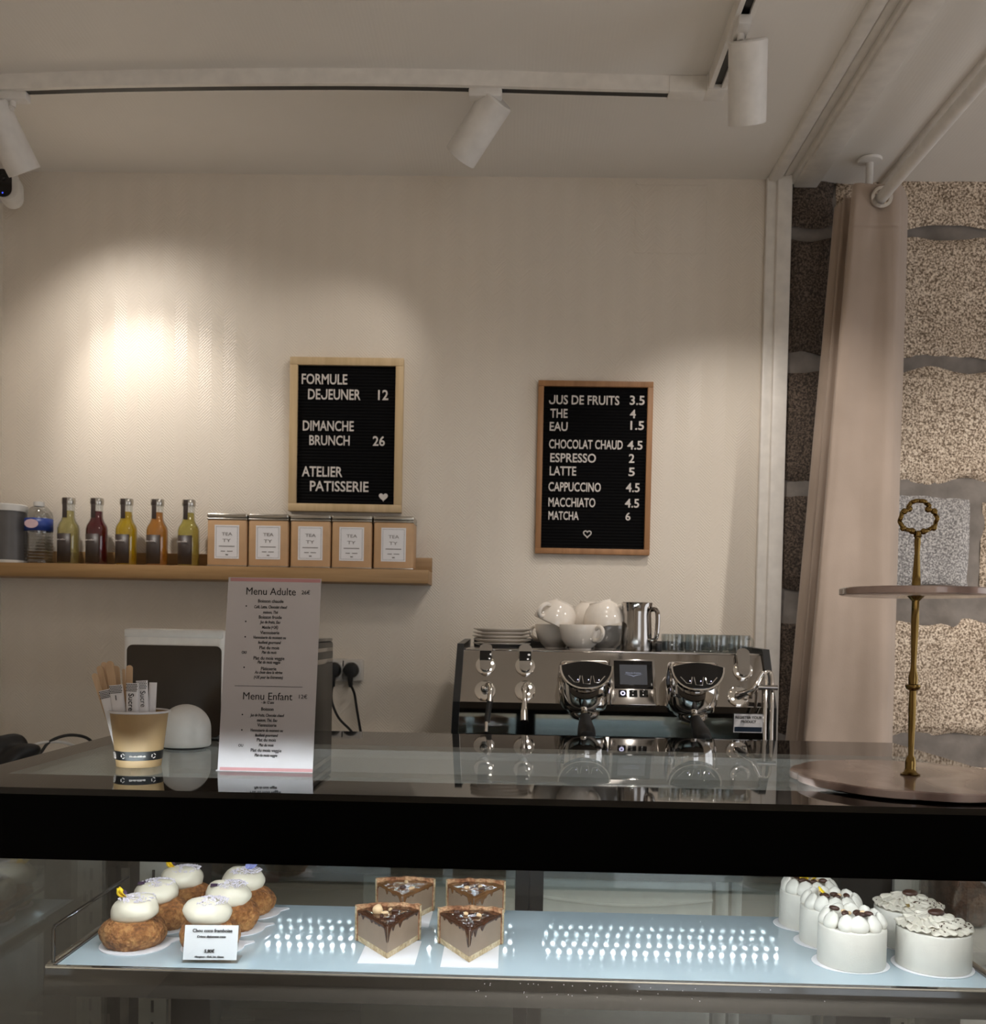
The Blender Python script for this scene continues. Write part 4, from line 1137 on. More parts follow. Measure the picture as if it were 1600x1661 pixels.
# glass shelf on a steel front strip with end rails and wire guards
ZS = 1.01
SX0, SX1, SY0, SY1 = -0.652, 0.706, 1.380, 1.712
sf = thing('glass_shelf', 'pale frosted glass shelf with a polished steel front strip holding the pastries', 'shelf', (0, 1.5, ZS))
def sb(mb, name, mat, par=sf, **k):
    for v in mb.bm.verts: v.co.y -= 1.5; v.co.z -= ZS
    return mb.build(name, mat, par, **k)
sb(MB().span((SX0 + 0.012, SY0 + 0.003, ZS - 0.006), (SX1 - 0.008, SY1, ZS)), 'shelf_pane', 'shelf_glass', smooth=0)
st = MB()
zlo = atY(800, 1634, SY0 - 0.004).z
def strip(u, v):
    z = ZS - 0.001 - (ZS - 0.001 - zlo) * v
    bow = -0.003 * math.sin(PI * v)
    return Vector((SX0 - 0.004 * v + (SX1 - SX0 + 0.004 * v) * u, SY0 - 0.003 + bow, z))
st.grid(strip, 2, 14)
s_ = sb(st, 'front_strip', 'dark_steel', smooth=60)
sb(MB().tube([(SX0, SY0 - 0.003, ZS - 0.0005), (SX1, SY0 - 0.003, ZS - 0.0005)], 0.0032, 10), 'strip_bead', 'chrome')
for x, sg in ((SX0 + 0.005, 1), (SX1 - 0.004, -1)):
    sb(MB().span((x - 0.006, SY0, ZS - 0.012), (x + 0.006, SY1, ZS + 0.004), 0.002), 'end_rail', 'steel')
gx = SX0 + 0.006
sb(MB().tube([(gx, SY0 + 0.006, ZS), (gx, SY0 + 0.006, ZS + 0.050), (gx, SY0 + 0.010, ZS + 0.054), (gx, 1.66, ZS + 0.056)], 0.0028, 8), 'side_guard', 'dark_steel')
for x in (SX0 + 0.02, SX1 - 0.03): sb(MB().span((x - 0.004, SY1 - 0.03, ZS - 0.03), (x + 0.004, 1.79, ZS - 0.006)), 'bracket', 'steel')
cr = MB(); rr = random.Random(11)
for _ in range(42):
    x = rr.uniform(-0.06, 0.28) if rr.random() < 0.8 else rr.uniform(-0.06, 0.45)
    cr.blob((x, SY0 - 0.0072, ZS - 0.006 - rr.random() ** 2 * 0.02), (0.0006,) * 3, 1)
cr = cr.build('icing_sugar', 'coconut'); tag(cr, 'fine white crumbs stuck to the steel shelf strip', 'crumbs', None, 'stuff')

# ================================================================ CREAM PUFFS
ZP = ZS + 0.0002
def board_mesh(R, lip=0.0, tab=False):
    mb = MB(); n = 56
    out = []
    for k in range(n):
        a = 2 * PI * k / n; r = R
        if tab:
            dlt = (a - 0.5 + PI) % (2 * PI) - PI
            r = R + 0.019 * math.exp(-(dlt / 0.16) ** 4)
        out.append((r * math.cos(a), r * math.sin(a)))
    mb.prism(out, 0.0014)
    return mb
def petal(mb, p, L, W, yaw, pitch, curl=0.4, seed=0):
    def fn(u, v):
        s_ = math.sin(PI * min(1, v * 0.93 + 0.07)) ** 0.6
        x = (u - 0.5) * W * s_; y = L * v
        z = curl * L * v * v + 0.25 * W * math.cos((u - 0.5) * PI) * 0.4 + 0.08 * L * math.sin(u * 9 + seed) * v
        return Vector((x, y, z))
    R = Matrix.Rotation(yaw, 3, 'Z') @ Matrix.Rotation(pitch, 3, 'X')
    k = len(mb.bm.verts); mb.grid(fn, 7, 7); mb.bm.verts.ensure_lookup_table()
    for v in mb.bm.verts[k:]: v.co = Vector(p) + R @ v.co
def chou(x, y, R, label, deco, seed, lean=(-0.006, 0)):
    th = thing('cream_puff', label, 'pastry', (x, y, ZP + 0.0014), 0, 'cream puffs on the glass shelf')
    b = MB().blob((0, 0, 0.019), (R, R * 0.97, 0.030), 5, 0.08, 34, seed)
    for v in b.bm.verts:
        v.co.z = max(0.0, v.co.z)
        k = noise.noise(v.co * 120 + Vector((seed, 0, 0)))
        v.co += Vector((v.co.x, v.co.y, v.co.z - 0.019)).normalized() * (k * 0.0014 + 0.0008 * noise.noise(v.co * 260))
    b.build('choux_bun', 'chou', th, smooth=80)
    cx, cy2 = lean; z0 = 0.043; r = 0.0335
    prof = [(0, z0 - 0.004), (r * 0.86, z0 - 0.003), (r * 0.99, z0 + 0.002), (r * 1.05, z0 + 0.008), (r * 1.06, z0 + 0.013), (r * 1.0, z0 + 0.019), (r * 0.88, z0 + 0.0245), (r * 0.72, z0 + 0.028), (r * 0.55, z0 + 0.0295), (r * 0.25, z0 + 0.0305), (0, z0 + 0.0305)]
    c = MB().lathe(prof, (cx, cy2, 0), 56, rfun=lambda a, rr_, z: 1 + 0.03 * math.sin(a * 2 + (z - z0) * 180 + seed) + 0.06 * noise.noise(Vector((math.cos(a) * 2 + seed, math.sin(a) * 2, z * 60))),
                   zfun=lambda a, rr_, z: 0.0022 * math.sin(a + seed) + 0.0012 * math.sin(3 * a + seed))
    c.build('cream_dollop', 'cream', th, smooth=80)
    rr = random.Random(seed); fl = MB()
    for _ in range(260):
        a = rr.uniform(0, 2 * PI); q = 0.027 * math.sqrt(rr.random())
        zt_ = z0 + 0.0316 - 6.0 * max(0, q - 0.008) ** 2 + rr.uniform(0, 0.0012)
        fl.box((cx + 0.004 + q * math.cos(a), cy2 + q * math.sin(a), zt_ - 0.002 * (q / 0.024)), (rr.uniform(0.0012, 0.0042), 0.0012, 0.0009), Matrix.Rotation(rr.uniform(0, PI), 3, 'Z') @ Matrix.Rotation(rr.uniform(-0.7, 0.7), 3, 'Y'))
    fo = fl.build('grated_coconut', 'coconut', th, smooth=0); fo['kind'] = 'stuff'
    top = Vector((cx, cy2, z0 + 0.031))
    pm = MB()
    if deco == 'yellow':
        for k in range(3): petal(pm, top + Vector((-0.018 + 0.003 * k, -0.006, -0.001)), 0.016, 0.012, 0.7 + k * 0.9, 0.55, 0.3, k)
        pm.build('flower_petal', 'yellow_petal', th, smooth=80, solid=0.0005)
        ym_ = MB(); petal(ym_, top + Vector((-0.012, -0.005, 0.003)), 0.008, 0.006, 0.8, 0.3); ym_.build('flower_centre', 'purple', th, smooth=80, solid=0.0004)
    elif deco == 'lilac':
        for k in range(4): petal(pm, top + Vector((0.010, -0.004, 0.0)), 0.018, 0.013, -1.9 + k * 0.7, 0.35, 0.25, k)
        pm.build('flower_petal', 'lilac', th, smooth=80, solid=0.0005)
    elif deco == 'purple':
        for k in range(3): petal(pm, top + Vector((-0.006 - 0.004 * k, -0.010, -0.002)), 0.015, 0.013, 1.0 + 0.8 * k, -0.05, 0.05, k)
        pm.build('flower_petal', 'purple', th, smooth=80, solid=0.0005)
    elif deco == 'jam':
        for k in range(7): pm.blob(top + Vector((-0.018 + 0.005 * k, -0.016 + 0.002 * math.sin(k * 2), -0.0015 - 0.0009 * abs(k - 3.5))), (0.004, 0.003, 0.0016), 2)
        pm.build('jam_strip', 'purple', th, smooth=80)
    return th
puffs = [(-0.567, 1.478, 0.0485, 'yellow', 'cream puff at the front left with a single yellow petal', (0.003, 0)),
         (-0.555, 1.573, 0.0440, 'purple', 'cream puff in the middle of the left row with a dark pansy petal', (-0.010, -0.002)),
         (-0.540, 1.664, 0.0440, 'yellow', 'cream puff at the back left with a yellow flower on top', (-0.014, 0)),
         (-0.448, 1.476, 0.0455, 'jam', 'cream puff behind the price tag, cream edged with purple jam', (-0.003, -0.004)),
         (-0.440, 1.570, 0.0420, 'purple', 'cream puff in the middle of the right row with purple petals', (-0.008, 0)),
         (-0.436, 1.660, 0.0420, 'lilac', 'cream puff at the back right with a pale lilac flower', (-0.012, 0))]
bm0 = None
for i, (x, y, R, dec, lab, ln) in enumerate(puffs):
    if bm0 is None: bm0 = board_mesh(0.052, tab=True).build('cake_board', 'paper', None, (x + 0.004, y, ZP)); o = bm0
    else:
        o = bm0.copy(); COL.objects.link(o); o.location = (x + 0.004, y, ZP)
        o.scale = (0.9, 0.86, 1)
    tag(o, 'white tabbed card under the ' + lab.split(' with ')[0].split(', cream')[0], 'cake board', 'cards under the cream puffs')
    chou(x, y, R, lab, dec, i + 1, ln)

# ---- price tag in an acrylic holder
pt0 = atZ(340, 1563, ZS)
pt = thing('price_tag', 'small acrylic price holder in front of the cream puffs reading 5,80€', 'price tag', (pt0.x, pt0.y, ZP), math.radians(3))
TG = Matrix.Rotation(math.radians(-14), 3, 'X') @ FACING
def tg(mb): 
    for v in mb.bm.verts: v.co = TG @ v.co + Vector((0, 0, 0.001))
    return mb
tg(MB().span((-0.040, 0.0, -0.0008), (0.040, 0.054, 0.0018))).build('acrylic_front', 'glass', pt, smooth=0)
MB().span((-0.040, 0, 0), (0.040, 0.034, 0.0016)).build('acrylic_foot', 'glass', pt, smooth=0)
tg(MB().span((-0.0385, 0.004, 0.0003), (0.0385, 0.0525, 0.0008))).build('card', 'paper', pt, smooth=0)
tm = MB(); mt = Matrix.Translation((0, 0, 0.001)) @ TG.to_4x4() @ Matrix.Translation((0, 0, 0.0014))
put_text(tm, 'Chou coco framboise', -0.027, 0.030, 0.0425, 0.0052, mt, 0.0006, 0, 0.004)
put_text(tm, 'Crème diplomate coco', -0.020, 0.021, 0.0350, 0.0034, mt, 0.0006)
put_text(tm, '5,80€', -0.008, 0.006, 0.0140, 0.0048, mt, 0.0006, 0, 0.012)
put_text(tm, 'Allergènes : Œufs, lait, Gluten', -0.022, 0.020, 0.0072, 0.0026, mt, 0.0006)
tm.build('printed_text', 'ink', pt, smooth=0)

# ================================================================ TART SLICES
def tart(x, y, label, glaze, seed, rz):
    th = thing('tart_slice', label, 'tart', (x, y, ZP + 0.0014), rz, 'glazed tart slices on the glass shelf')
    L, ha = 0.104, math.radians(28.5); Hc, Hf = 0.055, 0.048
    def wedge(r0, r1, z0, z1, inset=0.0, n=14, wob=0.0):
        mb = MB(); lo_, hi = [], []
        outl = []
        if r0 < 1e-5: outl.append((0, 0.0 + inset * 1.5))
        else:
            for k in range(n + 1):
                a = PI / 2 + ha - 2 * ha * k / n; outl.append((r0 * math.cos(a), r0 * math.sin(a)))
        for k in range(n + 1):
            a = PI / 2 - ha + 2 * ha * k / n; outl.append((r1 * math.cos(a), r1 * math.sin(a)))
        mb.prism(outl, z1 - z0, None, (0, 0, z0)); return mb
    wedge(0, L - 0.006, 0.0, 0.0085).build('biscuit_base', 'biscuit', th)
    wedge(0, L - 0.006, 0.0085, Hf).build('praline_filling', 'filling', th)
    cr = MB(); n = 22
    def crust(u, v):
        a = PI / 2 - ha - 0.02 + (2 * ha + 0.04) * u
        t = v * 4; k = int(min(3, t)); f = t - k
        ring_ = [(L - 0.006, 0.0), (L, 0.0), (L + 0.001, Hc), (L - 0.005, Hc), (L - 0.006, 0.0)]
        r = ring_[k][0] + (ring_[k + 1][0] - ring_[k][0]) * f; z = ring_[k][1] + (ring_[k + 1][1] - ring_[k][1]) * f
        nz = 0.0025 * noise.noise(Vector((u * 9, seed, 0)))
        return Vector((r * math.cos(a), r * math.sin(a), z + (nz if z > 0.03 else 0)))
    cr.grid(crust, n, 13)
    cr.m(1)
    for u in (0, 1):
        a = PI / 2 - ha - 0.02 + (2 * ha + 0.04) * u
        q = [cr.bm.verts.new((r * math.cos(a), r * math.sin(a), z)) for r, z in ((L - 0.006, 0), (L, 0), (L + 0.001, Hc - 0.001), (L - 0.005, Hc - 0.001))]
        cr.bm.faces.new(q)
    cr._fin(); cr.build('crust', ['crust', 'biscuit'], th)
    # glaze on top with drips over the two cut faces
    g = MB(); rr = random.Random(seed)
    def top(u, v):
        a = PI / 2 - ha * 1.01 + 2.02 * ha * u; r = 0.0005 + (L - 0.006) * v
        e = min(1, min(u, 1 - u) * 8)
        z = Hf + 0.0016 * e + 0.0012 * noise.noise(Vector((u * 8, v * 9, seed)))
        return Vector((r * math.cos(a), r * math.sin(a), z))
    g.grid(top, 30, 30)
    for sgn in (-1, 1):
        a = PI / 2 + sgn * ha
        dirv = Vector((math.cos(a), math.sin(a), 0)); nrm = Vector((sgn * math.sin(a) * -1, sgn * math.cos(a), 0))
        nrm = Vector((-dirv.y, dirv.x, 0)) * sgn
        def face(u, v, dirv=dirv, nrm=nrm, sgn=sgn):
            r = 0.001 + (L - 0.008) * u
            dr = 0.0045 + 0.016 * max(0, noise.noise(Vector((u * 9 + sgn * 5, seed * 3.1, 0)))) ** 1.2 + (0.020 * math.exp(-(u / 0.06) ** 2))
            b = 0.0010 * math.sin(PI * min(1, v * 0.95 + 0.05))
            return dirv * r + nrm * (0.0004 + b) + Vector((0, 0, Hf + 0.0003 - dr * v))
        g.grid(face, 60, 8)
    g.build('glaze', glaze, th, smooth=80, solid=0.0008)
    # nuts and chocolate
    for k in range(4):
        r = rr.uniform(0.040, 0.082); a = PI / 2 + rr.uniform(-0.30, 0.30)
        m_ = MB().blob((r * math.cos(a), r * math.sin(a), Hf + 0.0035), (rr.uniform(0.004, 0.0065), rr.uniform(0.003, 0.004), 0.003), 2, 0.25, 160, seed + k, Matrix.Rotation(rr.uniform(0, 3), 3, 'Z'))
        m_.build('nut_piece', 'nut' if k % 3 else 'chocolate', th)
    if seed == 1: MB().blob((-0.016, 0.062, Hf + 0.007), (0.0075, 0.0065, 0.0085), 3, 0.25, 110, 5).build('hazelnut', 'nut', th)
    return th
tarts = [((628, 1557), 'caramel', 'glazed tart slice at the front left topped with a whole hazelnut', 1, 0.11),
         ((761, 1563), 'caramel', 'dark glazed tart slice at the front right', 2, 0.02),
         ((653, 1503), 'caramel_light', 'lighter glazed tart slice at the back left with a ragged crust edge', 3, 0.06),
         ((768, 1506), 'caramel_light', 'lighter glazed tart slice at the back right', 4, 0.0)]
k0 = None
for (px, py), gl, lab, sd, rz in tarts:
    p = atZ(px, py, ZS)
    if k0 is None: k0 = MB().box((0, 0, 0.0006), (0.084, 0.106, 0.0012)).build('cake_card', 'paper', None, smooth=0); o = k0
    else: o = k0.copy(); COL.objects.link(o)
    o.location = (p.x + 0.001, p.y + 0.034, ZP)
    if sd > 2: o.location.y = p.y + 0.052
    tag(o, 'square white card under the ' + lab.split(' topped')[0].split(' with')[0], 'cake card', 'cards under the tart slices')
    tart(p.x, p.y, lab, gl, sd, rz)

# ================================================================ WHITE CAKES
def cake_base(x, y, R, H, label, group):
    th = thing('cream_cake', label, 'cake', (x, y, ZP + 0.0014), 0, group)
    MB().lathe([(0, 0), (R * 0.985, 0), (R, 0.002), (R, H - 0.003), (R * 0.985, H - 0.0005), (R * 0.9, H), (0, H)], n=72,
               rfun=lambda a, r, z: 1 + 0.004 * noise.noise(Vector((a * 2, z * 40, x * 30)))).build('cake_body', 'cake_cream', th, smooth=70)
    return th
def whipped(x, y, R, label, deco, seed):
    H = 0.058
    th = cake_base(x, y, R, H, label, 'cakes with whipped petals')
    rr = random.Random(seed)
    n = 11
    for k in range(n):
        a = 2 * PI * k / n + rr.uniform(-0.1, 0.1) + seed
        m_ = MB()
        def tear(u, v, a=a, w=rr.uniform(0.85, 1.15), k=k):
            th_ = 2 * PI * u
            prof = math.sin(PI * min(1, v * 0.95 + 0.05)) ** 0.42 * (1.0 - 0.30 * v) * (1 + 0.07 * noise.noise(Vector((math.cos(th_) * 2 + k * 3, math.sin(th_) * 2, v * 3 + seed))))
            rx, ry = 0.0152 * w * prof, 0.0100 * prof
            lx, ly, lz = rx * math.cos(th_), ry * math.sin(th_), 0.026 * v
            rad = R - 0.0075 - 0.006 * v ** 1.5
            return Vector(((rad + ly) * math.cos(a) - lx * math.sin(a), (rad + ly) * math.sin(a) + lx * math.cos(a), H - 0.003 + lz))
        m_.grid(tear, 16, 10, wrap=True)
        m_.build('cream_petal', 'cake_cream', th, smooth=80)
    m_ = MB().blob((0, 0, H + 0.004), (R * 0.72, R * 0.72, 0.009), 4, 0.12, 50, seed); m_.build('cream_centre', 'cake_cream', th, smooth=80)
    for k in range(6):
        a = rr.uniform(0, 2 * PI); q = rr.uniform(0.008, 0.027)
        if k < 3: a = -PI / 2 + (k - 1) * 0.75; q = 0.025
        z = H + 0.021 if q > 0.018 else H + 0.016
        MB().blob((q * math.cos(a), q * math.sin(a), z), (0.0075, 0.0050, 0.004), 2, 0.25, 120, seed + k, Matrix.Rotation(rr.uniform(0, 3), 3, 'Z')).build('chocolate_chunk', 'chocolate', th)
    for k in range(3):
        a = rr.uniform(0, 2 * PI); q = rr.uniform(0.008, 0.022)
        MB().blob((q * math.cos(a), q * math.sin(a), H + 0.019), (0.004, 0.003, 0.003), 2, 0.2, 150, k).build('nut_piece', 'nut', th)
    if deco:
        pm = MB()
        for k in range(deco): petal(pm, Vector((-0.012 + 0.006 * (k % 3), -0.012 + 0.006 * (k // 3), H + 0.020)), 0.017, 0.009, 0.9 + k * 1.3, 0.45, 0.2, k)
        pm.build('flower_petal', 'yellow_petal', th, smooth=80, solid=0.0005)
    return th
def swirled(x, y, R, label, seed, gold):
    H = 0.057
    th = cake_base(x, y, R, H, label, 'cakes with swirled cream tops')
    m_ = MB(); N = 300
    # piped ruffle: wavy overlapping ribbons rising towards the centre
    rr = random.Random(seed)
    m_.blob((0, 0, H + 0.001), (R * 0.86, R * 0.86, 0.012), 4, 0.06, 40, seed)
    for rg, (q0, q1, z0_, z1_, nw) in enumerate(((1.02, 0.62, 0.0015, 0.0095, 9), (0.80, 0.40, 0.0075, 0.0155, 7), (0.52, 0.12, 0.0135, 0.0215, 5))):
        ph = rr.uniform(0, 6)
        def ruf(u, v, q0=q0, q1=q1, z0_=z0_, z1_=z1_, nw=nw, ph=ph, rg=rg):
            a = 2 * PI * u
            k = noise.noise(Vector((math.cos(a) * 2 + seed, math.sin(a) * 2, rg * 3.0)))
            saw = ((nw * u + 0.35 * k) % 1.0)                       # each fold laps over the next
            lift = 0.0042 * (saw ** 1.5) * (1 - v) + 0.0012 * math.sin(3 * nw * a + 8 * v)
            q = q0 + (q1 - q0) * v + 0.07 * (saw - 0.5) * (1 - v) + 0.03 * k
            return Vector((R * q * math.cos(a), R * q * math.sin(a), H + z0_ + (z1_ - z0_) * v ** 0.8 + lift))
        m_.grid(ruf, 220, 9, wrap=True)
    m_.build('cream_rosette', 'coffee_cream', th, smooth=80, solid=0.0012)
    MB().blob((0.0, -0.006, H + 0.024), (0.0115, 0.010, 0.0055), 3, 0.08, 80, 3).build('chocolate_button', 'chocolate', th, smooth=80)
    sh_ = MB()
    for _ in range(110):
        a = rr.uniform(0, 2 * PI); q = R * math.sqrt(rr.uniform(0.02, 0.9))
        if math.cos(a - 0.2) < rr.uniform(-1, 0.6): continue
        z = H + 0.024 - 0.017 * (q / R)
        sh_.box((q * math.cos(a), q * math.sin(a), z), (rr.uniform(0.0015, 0.004), 0.0012, 0.0012), Matrix.Rotation(rr.uniform(0, 3), 3, 'Z') @ Matrix.Rotation(rr.uniform(-1, 1), 3, 'Y'))
    s2 = sh_.build('chocolate_shavings', 'chocolate', th, smooth=0); s2['kind'] = 'stuff'
    if gold: MB().box((-0.012, -0.036, H + 0.012), (0.013, 0.006, 0.0008), Matrix.Rotation(0.4, 3, 'Z') @ Matrix.Rotation(0.5, 3, 'X')).build('gold_leaf', 'gold_leaf', th, smooth=0)
    return th
cakes = [(0.519, 1.476, 0.0490, 'front white cake with whipped petals and chocolate chunks, no flower', 0, 3, 'w'),
         (0.520, 1.575, 0.0480, 'white whipped cake in the middle of the left row with one yellow petal', 1, 8, 'w'),
         (0.512, 1.668, 0.0475, 'white whipped cake at the back of the left row with many yellow petals', 5, 14, 'w'),
         (0.640, 1.474, 0.0530, 'front right white cake with a swirled rosette, dark shavings and chocolate button', 0, 21, 's'),
         (0.645, 1.583, 0.0515, 'white swirled cake behind the front right one, with a fleck of gold leaf', 1, 25, 's')]
cb0 = None
for x, y, R, lab, dec, sd, kd in cakes:
    if cb0 is None: cb0 = MB().lathe([(0, 0), (0.0565, 0), (0.057, 0.0007), (0.0565, 0.0014), (0, 0.0014)], n=64).build('cake_board', 'paper'); o = cb0
    else: o = cb0.copy(); COL.objects.link(o)
    o.location = (x - 0.001, y, ZP)
    if abs(R - 0.049) > 0.003: o.scale = (1.02, 1.0, 1)
    else: o.scale = (0.99, 0.86, 1)
    tag(o, 'round white card under the ' + lab.split(' with ')[0].split(', with')[0], 'cake board', 'cards under the white cakes')
    (whipped if kd == 'w' else swirled)(x, y, R, lab, *((dec, sd) if kd == 'w' else (sd, dec)))

# ================================================================ BEYOND THE RIGHT END OF THE CASE
pt_ = thing('pastry_table', 'white low table right of the case with wrapped loaves on it', 'table', (1.22, 2.235, 0))
MB().span((-0.30, -0.24, 0.84), (0.30, 0.24, 0.868), 0.004).build('tabletop', 'white', pt_)
for sx in (-1, 1):
    for sy in (-1, 1): MB().span((sx * 0.27 - 0.02, sy * 0.21 - 0.02, 0), (sx * 0.27 + 0.02, sy * 0.21 + 0.02, 0.84)).build('leg', 'white', pt_)
MB().span((-0.285, -0.225, 0.30), (0.285, 0.20, 0.835)).build('front_panel', 'white', pt_)
w0_ = None
for k, (x, lab) in enumerate(((1.01, 'brown wrapped loaf at the left of the white side table'), (1.155, 'brown wrapped loaf in the middle of the white side table'), (1.30, 'brown wrapped loaf at the right of the white side table'))):
    if w0_ is None:
        w0_ = thing('wrapped_loaf', lab, 'loaf', (x, 2.22, 0.868), 0.1, 'wrapped loaves on the side table')
        def slab(d, r, amp, sd):
            mb = MB().box((0, 0, d[2] / 2), d, None, r, 5)
            bmesh.ops.subdivide_edges(mb.bm, edges=mb.bm.edges[:], cuts=3, use_grid_fill=True)
            for v in mb.bm.verts:
                if v.co.z > 0.002: v.co += Vector((noise.noise(v.co * 40 + Vector((sd, 0, 0))), noise.noise(v.co * 40 + Vector((0, sd, 0))), noise.noise(v.co * 40 + Vector((0, 0, sd))))) * amp
            return mb
        slab((0.104, 0.15, 0.115), 0.028, 0.004, 4).build('loaf', dough('loaf_brown', (84, 50, 34), (122, 78, 56), (152, 106, 80)), w0_, smooth=80)
        slab((0.110, 0.156, 0.120), 0.024, 0.006, 9).build('plastic_wrap', 'mug_glass', w0_, smooth=25)
    else: dup(w0_, (x, 2.22, 0.868), 0.1 - 0.15 * k, lab)
# ================================================================ ON TOP OF THE CASE
ZT1 = ZC1 + 0.0003
# ---- cake stand
b = atZ(1477, 1258, ZT1 + 0.012)
cs = thing('cake_stand', 'two-tier pink marble cake stand with a brass stem and ring handle', 'cake stand', (b.x, b.y, ZT1))
def scal(n, amp, ph=0.0): return lambda a, r, z: 1 + amp * abs(math.sin(n * a / 2 + ph)) ** 0.7 - amp + 0.006 * noise.noise(Vector((a * 2, 3, ph)))
R1 = 0.158
MB().lathe([(0, 0.0012), (R1 - 0.004, 0.0012), (R1, 0.003), (R1, 0.0115), (R1 - 0.002, 0.013), (0, 0.013)], n=180, rfun=scal(10, 0.035)).build('lower_plate', 'marble', cs)
ff = MB()
for k in range(3): ff.cyl((0.1 * math.cos(k * 2.1), 0.1 * math.sin(k * 2.1), 0), (0.1 * math.cos(k * 2.1), 0.1 * math.sin(k * 2.1), 0.0014), 0.01)
ff.build('felt_pad', 'rubber', cs)
zu = atY(1482, 967, b.y).z - ZT1
xu = atY(1484, 960, b.y).x - b.x
R2 = 0.099
MB().lathe([(0, 0), (R2 - 0.003, 0), (R2, 0.0015), (R2, 0.0085), (R2 - 0.002, 0.010), (0, 0.010)], (0, 0, zu), 150, rfun=scal(10, 0.03, 0.4)).build('upper_plate', 'marble', cs)
zz = lambda py: atY(1480, py, b.y).z - ZT1
pr = [(0, 0.013), (0.0125, 0.013), (0.013, 0.0145), (0.0085, 0.017), (0.0068, 0.022), (0.0072, 0.030), (0.0062, 0.036), (0.0036, 0.040), (0.0046, 0.08)]
zk = zz(1113)
pr += [(0.0050, zk - 0.03), (0.0046, zk - 0.006), (0.0085, zk - 0.004), (0.0102, zk), (0.0098, zk + 0.002), (0.006, zk + 0.003), (0.0065, zk + 0.012), (0.0042, zk + 0.022), (0.0036, zk + 0.03), (0.0052, zu - 0.035), (0.0048, zu - 0.007), (0.0085, zu - 0.003), (0.0115, zu), (0, zu)]
MB().lathe(pr, n=32, rfun=lambda a, r, z: 1 + (0.06 * math.cos(8 * a) if (0.04 < z < zu - 0.01 and abs(z - zk) > 0.02) else 0)).build('lower_stem', 'brass', cs, smooth=50)
z2 = zu + 0.010; ze = zz(872)
MB().lathe([(0, z2), (0.009, z2), (0.0095, z2 + 0.001), (0.0058, z2 + 0.004), (0.0050, z2 + 0.02), (0.0034, ze - 0.02), (0.0042, ze - 0.006), (0.0038, ze), (0.0055, ze + 0.002), (0.004, ze + 0.006), (0, ze + 0.006)], n=28,
           rfun=lambda a, r, z: 1 + 0.06 * math.cos(8 * a)).build('upper_stem', 'brass', cs, smooth=50)
hp = [(757, 258), (722, 247), (688, 228), (679, 195), (690, 160), (712, 147), (724, 140), (722, 124), (740, 106), (771, 99), (803, 106), (822, 124), (818, 142), (838, 148), (856, 165), (861, 195), (848, 228), (812, 248), (778, 258)]
H3 = [atY(1240 + x * 0.3252, 780 + y * 0.3252, b.y) - Vector((b.x, b.y, ZT1)) for x, y in hp]
MB().tube([Vector((p.x, 0.002 * math.sin(i), p.z)) for i, p in enumerate(catmull(H3, 5, True))], 0.0030, 10, True).build('ring_handle', 'brass', cs, smooth=60)
sc = MB()
for x, y in ((724, 140), (818, 142), (700, 152), (848, 152), (694, 236), (846, 234), (738, 250), (796, 252)):
    p = atY(1240 + x * 0.3252, 780 + y * 0.3252, b.y) - Vector((b.x, b.y, ZT1)); sc.blob((p.x, 0, p.z), (0.0045, 0.0042, 0.0045), 2)
sc.build('scroll_ornament', 'brass', cs)

# ---- menu card
ml, mr = atZ(352.5, 1250.5, ZT1), atZ(507.5, 1253.5, ZT1)
yb0 = (ml.y + mr.y) / 2; wcard = mr.x - ml.x
W = Vector(((ml.x + mr.x) / 2, yb0, ZT1))
mc = thing('menu_card', 'tall grey menu card with pink stripes standing on the glass case', 'menu', W)
lean = math.radians(9.0)
tl = None
for it in range(40):
    zt_ = 0.2 + it * 0.002; yy = yb0 + zt_ * math.tan(lean)
    if atY(440, 939, yy).z - ZT1 <= zt_: break
Hc = zt_ / math.cos(lean)
MF = Matrix.Rotation(-lean, 3, 'X') @ FACING
def mcx(mb, yaw=0):
    for v in mb.bm.verts: v.co = MF @ v.co
    return mb
w2 = wcard / 2
mcx(MB().span((-w2, 0, -0.0006), (w2, Hc, 0.0))).build('front_sheet', 'paper_grey', mc, smooth=0)
mcx(MB().span((-w2 + 0.003, Hc - 0.0055, 0), (w2 - 0.001, Hc - 0.0008, 0.0003)).span((-w2 + 0.003, 0.001, 0), (w2, 0.0052, 0.0003))).build('pink_stripe', 'pink', mc, smooth=0)
ydep = 2 * Hc * math.sin(lean)
bk = MB(); q = [bk.bm.verts.new(v) for v in ((-w2, Hc * math.sin(lean) + 0.001, Hc * math.cos(lean)), (w2 - 0.002, Hc * math.sin(lean) + 0.001, Hc * math.cos(lean)), (w2 - 0.024, ydep, 0.0005), (-w2 - 0.004, ydep, 0.0005))]
bk.bm.faces.new(q); bk._fin(); bk.build('back_sheet', 'paper_grey', mc, smooth=0, solid=0.0006)
MB().span((-w2 - 0.003, 0.002, 0), (w2 - 0.026, ydep, 0.0008)).build('base_flap', 'paper', mc, smooth=0)
def left_edge(py): return 365 + (352.5 - 365) * (py - 937) / 313
def width(py): return 150 + (155 - 150) * (py - 937) / 313
def vfrac(px, py):
    d = ray(px, py); n = MF @ Vector((0, 0, 1)); k = (W - CAM).dot(n) / d.dot(n)
    q = MF.transposed() @ (CAM + d * k - W); return q.x, q.y
mt = MF.to_4x4() @ Matrix.Translation((0, 0, 0.0003))
tm = MB()
